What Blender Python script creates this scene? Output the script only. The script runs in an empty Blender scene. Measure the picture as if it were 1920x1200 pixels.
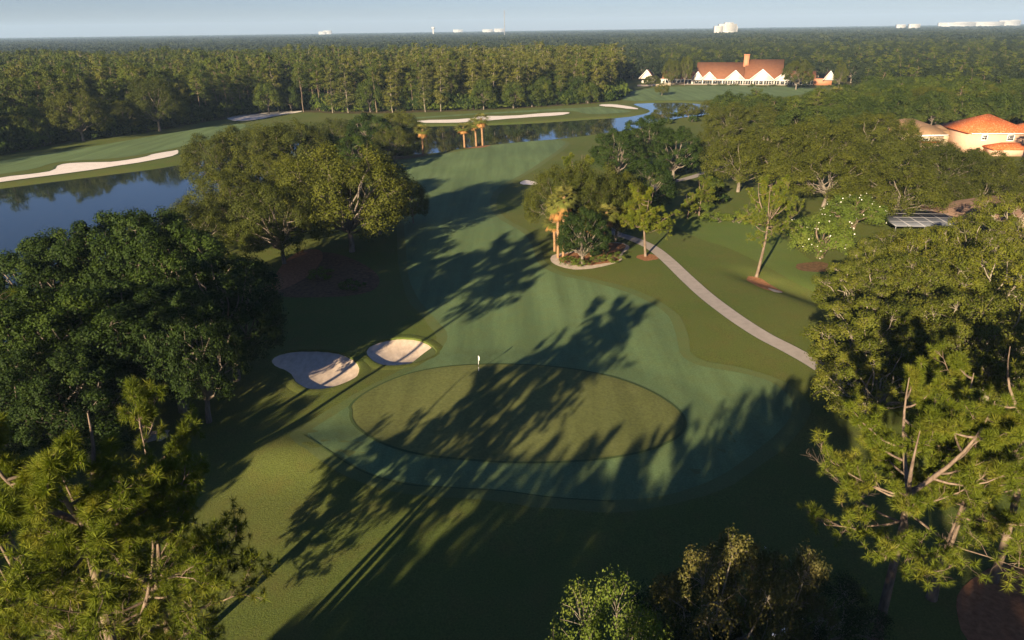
import bpy, math, random
import numpy as np
from mathutils import Vector, Matrix
from mathutils.geometry import delaunay_2d_cdt

sc = bpy.context.scene
COL = sc.collection
# ---------------------------------------------------------------- camera
CAM_H = 40.0
FPX = 1280.0                       # focal length for a 1920 px wide frame (24 mm lens)
PITCH = math.radians(23.063)
ROLL = math.radians(0.776)
cd = bpy.data.cameras.new("Camera"); cam = bpy.data.objects.new("Camera", cd); COL.objects.link(cam)
cd.sensor_width = 36.0; cd.lens = 24.0; cd.clip_start = 0.5; cd.clip_end = 40000
fw = Vector((0, math.cos(PITCH), -math.sin(PITCH))); up0 = Vector((0, math.sin(PITCH), math.cos(PITCH))); rt0 = Vector((1, 0, 0))
rt = rt0 * math.cos(ROLL) - up0 * math.sin(ROLL); up = up0 * math.cos(ROLL) + rt0 * math.sin(ROLL)
M = Matrix((rt, up, -fw)).transposed().to_4x4(); M.translation = (0, 0, CAM_H)
cam.matrix_world = M
sc.camera = cam
sc.render.resolution_x = 1024; sc.render.resolution_y = 640
# ---------------------------------------------------------------- light
SUN_AZ = 207.0                     # sun stands behind the camera and to the left
SUN_EL = 16.0
w = bpy.data.worlds.new("World"); sc.world = w; w.use_nodes = True
wn = w.node_tree; bg = wn.nodes['Background']
sky = wn.nodes.new('ShaderNodeTexSky'); sky.sky_type = 'NISHITA'; sky.sun_disc = False
sky.sun_elevation = math.radians(SUN_EL); sky.sun_rotation = math.radians(SUN_AZ)
sky.altitude = 0; sky.air_density = 1.0; sky.dust_density = 0.3; sky.ozone_density = 4.0
tint = wn.nodes.new('ShaderNodeMix'); tint.data_type = 'RGBA'; tint.blend_type = 'MULTIPLY'; tint.inputs[0].default_value = 1.0
wn.links.new(sky.outputs[0], tint.inputs[6]); tint.inputs[7].default_value = (.56, .57, .78, 1)
wn.links.new(tint.outputs[2], bg.inputs[0]); bg.inputs[1].default_value = 0.045
sl = bpy.data.lights.new("Sun", 'SUN'); sl.energy = 5.0; sl.angle = math.radians(0.5); sl.color = (1.0, 0.79, 0.52)
so = bpy.data.objects.new("Sun", sl); COL.objects.link(so)
a = math.radians(SUN_AZ); e = math.radians(SUN_EL)
sdir = Vector((math.sin(a) * math.cos(e), math.cos(a) * math.cos(e), math.sin(e)))
so.rotation_euler = (-sdir).to_track_quat('-Z', 'Y').to_euler(); so.location = (-80, -160, 120)
sc.view_settings.view_transform = 'Standard'; sc.view_settings.look = 'None'
sc.view_settings.exposure = 1.7; sc.view_settings.gamma = 1.0
sc.render.engine = 'CYCLES'
cy = sc.cycles
cy.max_bounces = 5; cy.diffuse_bounces = 2; cy.glossy_bounces = 2; cy.transmission_bounces = 2; cy.volume_bounces = 1
cy.transparent_max_bounces = 4; cy.use_denoising = True; cy.caustics_reflective = False; cy.caustics_refractive = False
cy.sample_clamp_indirect = 4.0

# ---------------------------------------------------------------- helpers
def G(x, y, z=0.0):
    """ground point (at height z) seen at a pixel of the 1920x1200 frame"""
    u = (x - 960) / FPX; v = (600 - y) / FPX
    c, s = math.cos(ROLL), math.sin(ROLL)
    ur = u * c + v * s; vr = -u * s + v * c
    r = (ur, math.cos(PITCH) + vr * math.sin(PITCH), -math.sin(PITCH) + vr * math.cos(PITCH))
    t = (z - CAM_H) / r[2]
    return (r[0] * t, r[1] * t)
def GP(pts): return [G(*p) for p in pts]
def tag(o, label=None, cat=None, group=None, kind=None):
    if label: o['label'] = label
    if cat: o['category'] = cat
    if group: o['group'] = group
    if kind: o['kind'] = kind
    return o
def link(o, parent=None):
    COL.objects.link(o)
    if parent: o.parent = parent
    return o
def empty(name, loc, rz=0, label=None, cat=None, group=None):
    o = bpy.data.objects.new(name, None); o.location = loc; o.rotation_euler = (0, 0, rz)
    o.empty_display_size = 0.5
    COL.objects.link(o); return tag(o, label, cat, group)
class MB:
    """collects numpy geometry: quads / tris / tubes / boxes, then makes ONE mesh"""
    def __init__(s): s.v = []; s.f = []; s.n = 0; s.m = []
    def add(s, V, F, mat=0):
        V = np.asarray(V, float).reshape(-1, 3)
        s.v.append(V)
        for f in F: s.f.append(tuple(i + s.n for i in f)); s.m.append(mat)
        s.n += len(V); return s
    def bulk(s, V, k, mat=0):
        """V: N*k verts, faces of k consecutive verts"""
        V = np.asarray(V, float).reshape(-1, 3); N = len(V) // k
        s.v.append(V); s.f.append((s.n, N, k)); s.m.append(mat); s.n += len(V); return s
    def grid(s, V, F, mat=0):
        """V verts, F int array (m,k)"""
        s.v.append(np.asarray(V, float).reshape(-1, 3)); s.f.append((np.asarray(F, int) + s.n,)); s.m.append(mat); s.n += len(V); return s
    def tube(s, P, Rr, n=6, mat=0, cap=False):
        P = np.asarray(P, float); Rr = np.asarray(Rr, float); k = len(P)
        T = np.gradient(P, axis=0); T /= np.linalg.norm(T, axis=1)[:, None] + 1e-9
        ref = np.where(np.abs(T[:, 2:3]) > 0.9, np.array([[1., 0, 0]]), np.array([[0., 0, 1]]))
        ref = ref[0:1].repeat(k, 0) if k else ref
        A = np.cross(T, ref); A /= np.linalg.norm(A, axis=1)[:, None] + 1e-9
        B = np.cross(T, A)
        th = np.arange(n) * 2 * math.pi / n
        V = P[:, None, :] + Rr[:, None, None] * (A[:, None, :] * np.cos(th)[None, :, None] + B[:, None, :] * np.sin(th)[None, :, None])
        i = np.arange(k - 1)[:, None]; j = np.arange(n)[None, :]
        F = np.stack([i * n + j, i * n + (j + 1) % n, (i + 1) * n + (j + 1) % n, (i + 1) * n + j], -1).reshape(-1, 4)
        s.grid(V.reshape(-1, 3), F, mat)
        if cap: s.add(V[-1], [tuple(range(n))], mat)
        return s
    def box(s, lo, hi, mat=0):
        x0, y0, z0 = lo; x1, y1, z1 = hi
        V = [(x0, y0, z0), (x1, y0, z0), (x1, y1, z0), (x0, y1, z0), (x0, y0, z1), (x1, y0, z1), (x1, y1, z1), (x0, y1, z1)]
        return s.add(V, [(0, 3, 2, 1), (4, 5, 6, 7), (0, 1, 5, 4), (1, 2, 6, 5), (2, 3, 7, 6), (3, 0, 4, 7)], mat)
    def mesh(s, name, mats, smooth=False):
        V = np.concatenate(s.v) if s.v else np.zeros((0, 3))
        loops = []; starts = []; totals = []; mi = []; pos = 0
        for f, m in zip(s.f, s.m):
            if isinstance(f, tuple) and len(f) == 1 and isinstance(f[0], np.ndarray):
                F = f[0]
            elif isinstance(f, tuple) and len(f) == 3 and getattr(s, '_b', None) is not None and f in s._b: F = None
            else: F = None
            if F is None:
                F = np.asarray(f).reshape(1, -1)
            k = F.shape[1]; N = F.shape[0]
            loops.append(F.reshape(-1)); starts.append(pos + np.arange(N) * k); totals.append(np.full(N, k)); mi.append(np.full(N, m)); pos += N * k
        me = bpy.data.meshes.new(name)
        L = np.concatenate(loops).astype(np.int32)
        me.vertices.add(len(V)); me.vertices.foreach_set('co', V.astype(np.float32).ravel())
        me.loops.add(len(L)); me.loops.foreach_set('vertex_index', L)
        S = np.concatenate(starts).astype(np.int32); Tt = np.concatenate(totals).astype(np.int32)
        me.polygons.add(len(S)); me.polygons.foreach_set('loop_start', S); me.polygons.foreach_set('loop_total', Tt)
        me.polygons.foreach_set('material_index', np.concatenate(mi).astype(np.int32))
        if smooth: me.polygons.foreach_set('use_smooth', np.ones(len(S), bool))
        me.update(calc_edges=True)
        for m in (mats if isinstance(mats, (list, tuple)) else [mats]): me.materials.append(m)
        return me
    def bulkq(s, V, k, mat=0):
        V = np.asarray(V, float).reshape(-1, 3); N = len(V) // k
        return s.grid(V, np.arange(N * k).reshape(N, k), mat)
    def build(s, name, mats, parent=None, smooth=False):
        o = bpy.data.objects.new(name, s.mesh(name, mats, smooth)); return link(o, parent)

# ---------------------------------------------------------------- materials
def mat_new(name):
    m = bpy.data.materials.new(name); m.use_nodes = True
    nt = m.node_tree; b = nt.nodes['Principled BSDF']; return m, nt, b
def noise(nt, scale, detail=4, rough=0.55, coord='Object', vec=None, stretch=None):
    tc = nt.nodes.new('ShaderNodeTexCoord'); out = tc.outputs[coord]
    if stretch:
        mp = nt.nodes.new('ShaderNodeMapping'); mp.inputs['Scale'].default_value = stretch[0]; mp.inputs['Rotation'].default_value = (0, 0, stretch[1])
        nt.links.new(out, mp.inputs[0]); out = mp.outputs[0]
    n = nt.nodes.new('ShaderNodeTexNoise'); n.inputs['Scale'].default_value = scale; n.inputs['Detail'].default_value = detail; n.inputs['Roughness'].default_value = rough
    nt.links.new(out, n.inputs['Vector']); return n.outputs['Fac']
def ramp(nt, fac, stops):
    r = nt.nodes.new('ShaderNodeValToRGB'); nt.links.new(fac, r.inputs[0])
    els = r.color_ramp.elements
    while len(els) < len(stops): els.new(0.5)
    for el, (p, c) in zip(els, stops): el.position = p; el.color = (*c, 1) if len(c) == 3 else c
    return r.outputs[0]
def mixc(nt, fac, a_, b_, mode='MIX'):
    m = nt.nodes.new('ShaderNodeMix'); m.data_type = 'RGBA'; m.blend_type = mode
    for inp, val in ((m.inputs[0], fac), (m.inputs[6], a_), (m.inputs[7], b_)):
        if hasattr(val, 'is_output'): nt.links.new(val, inp)
        elif isinstance(val, (tuple, list)): inp.default_value = (*val, 1) if len(val) == 3 else val
        else: inp.default_value = val
    return m.outputs[2]
def bump(nt, b, h, strength, dist):
    bm = nt.nodes.new('ShaderNodeBump'); bm.inputs['Strength'].default_value = strength; bm.inputs['Distance'].default_value = dist
    nt.links.new(h, bm.inputs['Height']); nt.links.new(bm.outputs[0], b.inputs['Normal'])
def sc3(c, k): return tuple(x * k for x in c)

def grass(name, c0, c1, c2, fine=9.0, bstr=0.6, stripes=None, big=0.06):
    m, nt, b = mat_new(name)
    f1 = noise(nt, big, 4); f2 = noise(nt, fine, 3, 0.7); f3 = noise(nt, 0.45, 5, 0.65)
    col = ramp(nt, f1, [(0.36, c0), (0.64, c1)])
    col = mixc(nt, ramp(nt, f3, [(0.42, (0, 0, 0)), (0.72, (.75, .75, .75))]), col, c2)
    fine_c = ramp(nt, f2, [(0.25, (0.72,) * 3), (0.75, (1.25,) * 3)])
    col = mixc(nt, 1.0, col, fine_c, 'MULTIPLY')
    if stripes:
        f4 = noise(nt, 1.0, 3, 0.6, stretch=((stripes[0], stripes[0] * 0.06, 1), stripes[1]))
        col = mixc(nt, 1.0, col, ramp(nt, f4, [(0.35, (0.84,) * 3), (0.65, (1.16,) * 3)]), 'MULTIPLY')
    nt.links.new(col, b.inputs['Base Color']); b.inputs['Roughness'].default_value = 0.95
    b.inputs['Specular IOR Level'].default_value = 0.12
    bump(nt, b, f2, bstr, 0.05)
    return m
M_rough = None
def simple(name, c0, c1, scale=1.5, rough=0.85, bstr=0.3, bdist=0.05, spec=0.3, stretch=None):
    m, nt, b = mat_new(name)
    f = noise(nt, scale, 5, 0.6, stretch=stretch)
    nt.links.new(ramp(nt, f, [(0.32, c0), (0.68, c1)]), b.inputs['Base Color'])
    b.inputs['Roughness'].default_value = rough; b.inputs['Specular IOR Level'].default_value = spec
    if bstr: bump(nt, b, f, bstr, bdist)
    return m
def leaf_mat(name, c0, c1, c2, trans=0.3, var=0.25, nscale=0.35):
    m, nt, b = mat_new(name)
    f = noise(nt, nscale, 3, 0.6); g = noise(nt, 4.0, 2, 0.6)
    col = ramp(nt, f, [(0.33, c0), (0.5, c1), (0.68, c2)])
    oi = nt.nodes.new('ShaderNodeObjectInfo')
    v = ramp(nt, oi.outputs['Random'], [(0.0, (1 - var, 1 - var * .8, 1 - var * .5)), (0.5, (1, 1, 1)), (1.0, (1 + var, 1 + var * .8, 1 - var * .2))])
    col = mixc(nt, 1.0, col, v, 'MULTIPLY')
    col = mixc(nt, 1.0, col, ramp(nt, g, [(0.3, (0.75,) * 3), (0.7, (1.25,) * 3)]), 'MULTIPLY')
    nt.links.new(col, b.inputs['Base Color']); b.inputs['Roughness'].default_value = 0.65; b.inputs['Specular IOR Level'].default_value = 0.12
    tr = nt.nodes.new('ShaderNodeBsdfTranslucent'); nt.links.new(mixc(nt, 1.0, col, (1.1, 1.25, .5), 'MULTIPLY'), tr.inputs[0])
    mx = nt.nodes.new('ShaderNodeMixShader'); mx.inputs[0].default_value = trans
    nt.links.new(b.outputs[0], mx.inputs[1]); nt.links.new(tr.outputs[0], mx.inputs[2])
    nt.links.new(mx.outputs[0], nt.nodes['Material Output'].inputs[0])
    return m
M_fair = grass('fairway_turf', (.090, .142, .060), (.106, .160, .068), (.104, .140, .052), 5.0, 0.25, (0.30, math.radians(-12)))
M_semi = grass('semi_rough_turf', (.082, .115, .038), (.100, .128, .044), (.100, .112, .036), 7.0, 0.5)
M_green = grass('green_turf', (.102, .117, .036), (.115, .125, .040), (.099, .114, .036), 3.0, 0.08, (0.25, math.radians(20)))
M_edge = grass('dark_edge_turf', (.045, .074, .026), (.056, .084, .028), (.06, .078, .026), 8, 0.5)  # dark edging turf; also colours the painted shadow line round the green
M_lawn = grass('lawn_turf', (.078, .122, .026), (.098, .134, .029), (.094, .118, .030), 6.0, 0.3)
M_sand = simple('bunker_sand', (.46, .37, .28), (.60, .49, .38), 1.6, 0.95, 0.5, 0.10, 0.1, stretch=((1, .45, 1), .6))
M_sandw = simple('white_sand', (.62, .56, .50), (.72, .66, .60), 0.5, 0.95, 0.2, 0.08, 0.1)
M_mulch = simple('pine_straw', (.17, .075, .035), (.30, .15, .075), 2.2, 0.95, 0.6, 0.08, 0.1)
M_mulchd = simple('leaf_litter', (.07, .045, .025), (.17, .10, .05), 1.6, 0.95, 0.6, 0.08, 0.1)
M_pale = simple('pale_wash', (.38, .31, .25), (.52, .45, .38), 1.6, 0.95, 0.3, 0.05, 0.1)
M_path = simple('path_concrete', (.27, .24, .215), (.33, .295, .265), .8, 0.9, 0.15, 0.02, 0.2)
M_bark = simple('grey_bark', (.09, .075, .06), (.20, .17, .14), 3.0, 0.9, 0.7, 0.05, 0.2, stretch=((1, 1, .25), 0))
M_barkp = simple('pine_bark', (.085, .060, .045), (.21, .16, .12), 4.0, 0.9, 0.8, 0.05, 0.2, stretch=((1, 1, .3), 0))
M_barkl = simple('pale_bark', (.14, .12, .095), (.28, .245, .19), 3.0, 0.9, 0.5, 0.04, 0.2, stretch=((1, 1, .3), 0))
M_palmb = simple('palm_boot_bark', (.14, .085, .045), (.33, .20, .11), 5.0, 0.9, 0.8, 0.06, 0.2)
L_oak = leaf_mat('olive_oak_leaf', (0.043, 0.052, 0.007), (0.057, 0.068, 0.009), (0.078, 0.086, 0.014), .22)
L_scrub = leaf_mat('scrub_oak_leaf', (0.055, 0.070, 0.008), (0.079, 0.092, 0.011), (0.110, 0.112, 0.015), .25)
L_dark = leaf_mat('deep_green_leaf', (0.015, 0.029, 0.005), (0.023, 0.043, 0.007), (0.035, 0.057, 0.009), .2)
L_pine = leaf_mat('pine_needle', (0.068, 0.094, 0.008), (0.100, 0.126, 0.012), (0.140, 0.141, 0.018), .28, .15, .6)
L_bright = leaf_mat('bright_green_leaf', (0.07, 0.105, 0.014), (0.092, 0.13, 0.018), (0.12, 0.145, 0.026), .3, .15)
L_for = leaf_mat('woodland_leaf', (0.036, 0.058, 0.009), (0.058, 0.078, 0.012), (0.090, 0.097, 0.017), .22, .32, .12)
L_cyp = leaf_mat('cypress_leaf', (0.064, 0.075, 0.014), (0.090, 0.097, 0.018), (0.122, 0.116, 0.024), .2, .22, .12)
L_far = leaf_mat('distant_leaf', (0.014, 0.025, 0.010), (0.024, 0.034, 0.014), (0.038, 0.046, 0.017), .15, .42, .03)
L_brown = leaf_mat('magnolia_leaf', (0.056, 0.061, 0.014), (0.081, 0.077, 0.021), (0.111, 0.095, 0.029), .2, .15)
L_palm = leaf_mat('palm_frond', (.10, .125, .024), (.15, .16, .036), (.20, .17, .05), .25, .2)
L_dead = simple('dead_frond', (.20, .10, .035), (.32, .17, .06), 2.0, 0.9, 0, 0, .1)
def flat(name, c, rough=0.7, spec=0.3, metal=0):
    m, nt, b = mat_new(name); f = noise(nt, 1.2, 4); nt.links.new(ramp(nt, f, [(0.3, sc3(c, .9)), (0.7, sc3(c, 1.08))]), b.inputs['Base Color'])
    b.inputs['Roughness'].default_value = rough; b.inputs['Specular IOR Level'].default_value = spec; b.inputs['Metallic'].default_value = metal
    return m
M_white = flat('white_siding', (.50, .48, .45)); M_cream = flat('cream_stucco', (.40, .32, .23)); M_pink = flat('pink_stucco', (.48, .31, .22))
M_brick = flat('red_brick', (.36, .16, .09)); M_glass = flat('window_glass', (.03, .035, .04), .15, .6); M_dark = flat('dark_metal', (.06, .06, .065), .5)
M_flower = flat('white_petal', (.85, .84, .78)); M_steel = flat('mast_steel', (.24, .24, .26), .6)
M_wallp = flat('far_white_wall', (.40, .40, .39)); M_screen = flat('screen_mesh', (.115, .125, .145), .45); M_alu = flat('white_aluminium', (.75, .75, .75), .5)
def roof_mat(name, c0, c1, c2, tiles=3.0, course=0.35):
    m, nt, b = mat_new(name)
    f = noise(nt, 0.5, 5, 0.65); g = noise(nt, tiles, 2, 0.5)
    col = ramp(nt, f, [(0.35, c0), (0.65, c1)])
    col = mixc(nt, ramp(nt, g, [(0.55, (0, 0, 0)), (0.65, (1, 1, 1))]), col, c2)
    tc = nt.nodes.new('ShaderNodeTexCoord'); wv = nt.nodes.new('ShaderNodeTexWave'); wv.bands_direction = 'Z'; wv.inputs['Scale'].default_value = 1 / course / 6.28 * 3; wv.inputs['Distortion'].default_value = 0.3
    nt.links.new(tc.outputs['Object'], wv.inputs[0]); col = mixc(nt, 1.0, col, ramp(nt, wv.outputs['Fac'], [(0.0, (.86,) * 3), (0.6, (1.05,) * 3)]), 'MULTIPLY')
    nt.links.new(col, b.inputs['Base Color']); b.inputs['Roughness'].default_value = .85; b.inputs['Specular IOR Level'].default_value = .2
    return m
M_rshing = roof_mat('russet_shingle', (.15, .066, .036), (.20, .086, .046), (.175, .075, .04))
M_rtile = roof_mat('orange_clay_tile', (.36, .085, .024), (.42, .11, .032), (.56, .27, .13), 2.6)
M_rtan = roof_mat('tan_shingle', (.20, .125, .072), (.25, .16, .095), (.22, .145, .085))
M_rbrown = roof_mat('brown_shingle', (.13, .085, .06), (.17, .11, .08), (.15, .10, .075))

# ---------------------------------------------------------------- outlines (world metres, from the survey of the course)
def smooth_poly(P, it=2):
    P = np.asarray(P, float)
    for _ in range(it):
        Q = np.roll(P, -1, 0); A = P * .75 + Q * .25; B = P * .25 + Q * .75
        P = np.stack([A, B], 1).reshape(-1, 2)
    return P
def rough_poly(P, amp, seed=0, step=None):
    """adds small irregularity to an outline"""
    P = np.asarray(P, float)
    if step:
        out = []
        for i in range(len(P)):
            a_, b_ = P[i], P[(i + 1) % len(P)]; n = max(1, int(np.linalg.norm(b_ - a_) / step))
            for k in range(n): out.append(a_ + (b_ - a_) * k / n)
        P = np.array(out)
    r = np.random.RandomState(seed); d = r.normal(0, 1, P.shape); d = (d + np.roll(d, 1, 0) + np.roll(d, -1, 0)) / 1.8
    return P + d * amp
def inside(P, X, Y):
    P = np.asarray(P); c = np.zeros(X.shape, bool); n = len(P); j = n - 1
    for i in range(n):
        xi, yi = P[i]; xj, yj = P[j]
        if yi != yj:
            c ^= ((yi > Y) != (yj > Y)) & (X < (xj - xi) * (Y - yi) / (yj - yi) + xi)
        j = i
    return c
def sdist(P, X, Y):
    """signed distance to the outline, positive inside"""
    P = np.asarray(P); d = np.full(X.shape, 1e9); n = len(P)
    for i in range(n):
        a_, b_ = P[i], P[(i + 1) % n]; ab = b_ - a_; L = (ab ** 2).sum() + 1e-12
        t = np.clip(((X - a_[0]) * ab[0] + (Y - a_[1]) * ab[1]) / L, 0, 1)
        d = np.minimum(d, np.hypot(X - a_[0] - t * ab[0], Y - a_[1] - t * ab[1]))
    return np.where(inside(P, X, Y), d, -d)

LAKE = smooth_poly(GP([(-420, 405), (-200, 376), (0, 350), (100, 337), (200, 325), (330, 308), (450, 283), (560, 262), (680, 245), (800, 234), (900, 233),
                       (1000, 229), (1100, 222), (1180, 217), (1213, 211), (1222, 205), (1200, 198), (1185, 192), (1230, 190), (1290, 190), (1345, 197),
                       (1352, 206), (1320, 214), (1260, 220), (1225, 232), (1180, 242), (1130, 247), (1060, 257), (950, 266), (870, 275), (790, 288), (680, 292), (560, 320), (450, 350),  # near bank drawn in: land replaces dark reflecting water at the lake end
                       (380, 375), (340, 420), (260, 480), (130, 560), (0, 640), (-300, 800), (-900, 700)]), 1)
GREEN = smooth_poly(GP([(652, 780), (660, 757), (700, 730), (760, 705), (830, 690), (900, 685), (980, 687), (1060, 695), (1150, 712), (1220, 735),
                        (1270, 765), (1285, 792), (1270, 822), (1220, 850), (1150, 868), (1060, 876), (960, 876), (870, 868), (780, 858), (720, 842), (680, 820), (655, 797)]), 2)
FAIR = smooth_poly(GP([(735, 300), (752, 360), (758, 420), (762, 500), (775, 550), (810, 590), (845, 625), (828, 655), (770, 700), (680, 750), (600, 800),
                       (570, 828), (610, 860), (680, 892), (760, 912), (850, 918), (940, 923), (1040, 936), (1150, 943), (1260, 930), (1360, 890), (1440, 830), (1495, 770),
                       (1470, 725), (1400, 700), (1320, 690), (1272, 670), (1268, 620), (1245, 580), (1180, 547), (1110, 528), (1050, 518), (1005, 495), (1000, 462), (985, 435),
                       (930, 410), (915, 380), (930, 352), (975, 330), (1010, 310), (1045, 285), (1068, 262), (1000, 264), (930, 272), (880, 282), (830, 290), (780, 297)]), 2)
BK1 = smooth_poly(GP([(508, 684), (520, 668), (550, 659), (600, 656), (640, 660), (666, 672), (678, 690), (668, 707), (640, 722), (600, 732), (570, 729), (552, 716), (540, 700), (518, 695)]), 2)
BK2 = smooth_poly(GP([(683, 657), (698, 641), (740, 631), (780, 632), (806, 642), (822, 657), (806, 671), (770, 682), (730, 686), (700, 678)]), 2)
CLEAR = [smooth_poly(GP(p), 1) for p in [
    # main hole and everything this side of the lake
    [(-900, 1400), (-600, 800), (300, 480), (420, 330), (700, 270), (1110, 240), (1240, 215), (1340, 203), (1360, 262), (1640, 300), (1655, 238), (2300, 246), (2600, 1400)],
    # left fairway up to the wood
    [(-400, 352), (-250, 322), (-100, 303), (0, 289), (100, 271), (200, 258), (300, 244), (400, 226), (560, 209), (640, 214), (800, 211), (900, 207), (1000, 202), (1100, 195), (1150, 190), (1165, 160),
     (1200, 150), (1575, 150), (1600, 165), (1630, 205), (1500, 225), (1400, 240), (1340, 215), (1000, 240), (600, 290), (-100, 420)],
]]
CLEAR.append(LAKE)
CLUB = GP([(1185, 160), (1300, 157), (1570, 160)])
CLEAR.append(np.array([(90, 500), (90, 600), (250, 600), (250, 490)], float))
_a, _b = G(1722, 246, 6.2), G(1875, 249, 6.6)
HOUSES = [np.array([(_a[0] - 13, _a[1] - 14), (_b[0] + 26, _b[1] - 14), (_b[0] + 26, _b[1] + 22), (_a[0] - 13, _a[1] + 18)])]
CLEAR += HOUSES

def catmull(P, n=8):
    P = [np.array(p) for p in P]; P = [2 * P[0] - P[1]] + P + [2 * P[-1] - P[-2]]; out = []
    for i_ in range(1, len(P) - 2):
        p0, p1, p2, p3 = P[i_ - 1:i_ + 3]
        for t in np.arange(n) / n: out.append(.5 * (2 * p1 + (p2 - p0) * t + (2 * p0 - 5 * p1 + 4 * p2 - p3) * t * t + (3 * p1 - p0 - 3 * p2 + p3) * t ** 3))
    out.append(P[-2]); return np.array(out)
rs = np.random.RandomState(5)
def height(X, Y):
    """gentle natural roll of the course"""
    h = 0.30 * np.sin(X / 23 + 1.3) * np.sin(Y / 31 + .4) + 0.18 * np.sin((X + Y) / 17.0) + 0.1 * np.sin((X - 1.7 * Y) / 11.0)
    fade = np.clip((Y - 20) / 30, 0, 1) * np.clip((330 - Y) / 100, 0, 1)
    h = h * fade
    g = sdist(GREEN, X, Y) if X.size < 1500000 else 0
    h = h * (1 - np.clip((g + 6) / 8, 0, 1) * .85) + np.clip((g + 5) / 6, 0, 1) * 0.35       # the green sits on a low plateau
    h = h + 1.1 * np.exp(-(((X - G(600, 800)[0]) / 7) ** 2 + ((Y - G(600, 860)[1]) / 4) ** 2))  # mound in front of the green
    h = h + 0.7 * np.exp(-(((X - G(480, 700)[0]) / 5) ** 2 + ((Y - G(480, 700)[1]) / 6) ** 2))
    h = h - 0.9 * np.exp(-(((X - 52) - (Y - 95) * -.55) / 3.2) ** 2) * np.clip((Y - 80) / 10, 0, 1) * np.clip((118 - Y) / 8, 0, 1)
    L = sdist(LAKE, X, Y)
    h = h * np.clip(-L / 8, 0, 1)
    h = np.where(L > -3.0, h - np.clip((L + 3.0) * .22, 0, 3.0), h)
    return h
WATER_Z = -0.62
def bowl(P, X, Y, depth):
    d = sdist(P, X, Y); t = np.clip(d / 3.6, 0, 1); return -(0.16 + depth * (1 - (1 - t) ** 2))
def axis(segs):
    out = [segs[0][0]]
    for a_, b_, st in segs:
        n = max(1, int(round((b_ - a_) / st))); out += list(a_ + (b_ - a_) * np.arange(1, n + 1) / n)
    return np.array(out)
def geo(a_, b_, n): return list(np.sign(a_) * np.geomspace(abs(a_), abs(b_), n))
xs = np.concatenate([-np.array(geo(340, 11500, 16))[::-1], axis([(-330, -70, 2.5), (-70, 70, .5), (70, 330, 2.5)]), np.array(geo(340, 11500, 16))])
ys = np.concatenate([-np.array(geo(60, 3000, 9))[::-1], axis([(-50, 28, 3), (28, 112, .5), (112, 480, 2.0)]), np.array(geo(490, 11500, 26))])
X, Y = np.meshgrid(xs, ys)
Z = height(X, Y)
far = (Y > 500) | (np.abs(X) > 335)
Z[far] = 0
for P in (BK1, BK2):
    d = sdist(P, X, Y); Z = np.where(d > -0.45, Z - 3.0, Z)
ny, nx = X.shape
i = np.arange(ny - 1)[:, None]; j = np.arange(nx - 1)[None, :]
F = np.stack([i * nx + j, i * nx + j + 1, (i + 1) * nx + j + 1, (i + 1) * nx + j], -1).reshape(-1, 4)
gm, nt, b = mat_new('ground_cover')
at = nt.nodes.new('ShaderNodeAttribute'); at.attribute_name = 'wood'
f1 = noise(nt, .05, 4); f2 = noise(nt, 7.0, 3, .7); f3 = noise(nt, .35, 5, .65)
c = ramp(nt, f1, [(.35, (.074, .104, .022)), (.65, (.096, .112, .028))])
c = mixc(nt, ramp(nt, f3, [(.48, (0, 0, 0)), (.80, (.6, .6, .6))]), c, (.110, .095, .028))
c = mixc(nt, 1.0, c, ramp(nt, f2, [(.25, (.55,) * 3), (.75, (1.4,) * 3)]), 'MULTIPLY')
fl = ramp(nt, noise(nt, .4, 5, .7), [(.35, (.045, .05, .02)), (.65, (.09, .065, .03))])
c = mixc(nt, at.outputs['Fac'], c, fl)
nt.links.new(c, b.inputs['Base Color']); b.inputs['Roughness'].default_value = .95; b.inputs['Specular IOR Level'].default_value = .1
bump(nt, b, f2, .8, .07)
go = MB().grid(np.stack([X, Y, Z], -1).reshape(-1, 3), F).build('ground', gm, smooth=True)
tag(go, kind='structure')
cl = np.zeros(X.shape, bool)
for P in CLEAR: cl |= inside(P, X, Y)
wd = np.where(cl, 0.0, 1.0); wd[(Y < 60)] = 0
at_ = go.data.attributes.new('wood', 'FLOAT', 'POINT'); at_.data.foreach_set('value', wd.astype(np.float32).ravel())
def ground_z(x, y): return float(height(np.array([[x]]), np.array([[y]]))[0, 0])

# water
wm, nt, b = mat_new('lake_water')
b.inputs['Base Color'].default_value = (.012, .020, .018, 1); b.inputs['Roughness'].default_value = .035; b.inputs['IOR'].default_value = 1.42
b.inputs['Specular IOR Level'].default_value = .5
f = noise(nt, .9, 3, .5, stretch=((1, .5, 1), .4)); bump(nt, b, f, .10, .05)
lp = smooth_poly(LAKE, 1); cx, cyy = lp.mean(0)

def fill(P, step, off, zf=None, extra=None):
    """triangulated sheet inside outline P that follows the ground"""
    P = np.asarray(P, float); lo, hi = P.min(0), P.max(0)
    gx, gy = np.meshgrid(np.arange(lo[0], hi[0], step), np.arange(lo[1], hi[1], step)); gx = gx.ravel(); gy = gy.ravel()
    k = sdist(P, gx, gy) > step * .35; q = np.stack([gx[k], gy[k]], 1)
    pts = np.concatenate([P, q]); n = len(P)
    vs, _, fs, *_r = delaunay_2d_cdt([Vector(p) for p in pts], [], [list(range(n))], 1, 1e-5)
    V = np.array([(v[0], v[1]) for v in vs]); zf = zf or height
    Zz = zf(V[:, 0], V[:, 1]) + off
    Fs = []
    for t in fs:
        a_, b_, c_ = [V[i_] for i_ in t[:3]]
        cr = (b_[0] - a_[0]) * (c_[1] - a_[1]) - (b_[1] - a_[1]) * (c_[0] - a_[0])
        Fs.append(tuple(t) if cr > 0 else tuple(reversed(t)))
    return MB().grid(np.column_stack([V, Zz]), np.array(Fs))
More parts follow.
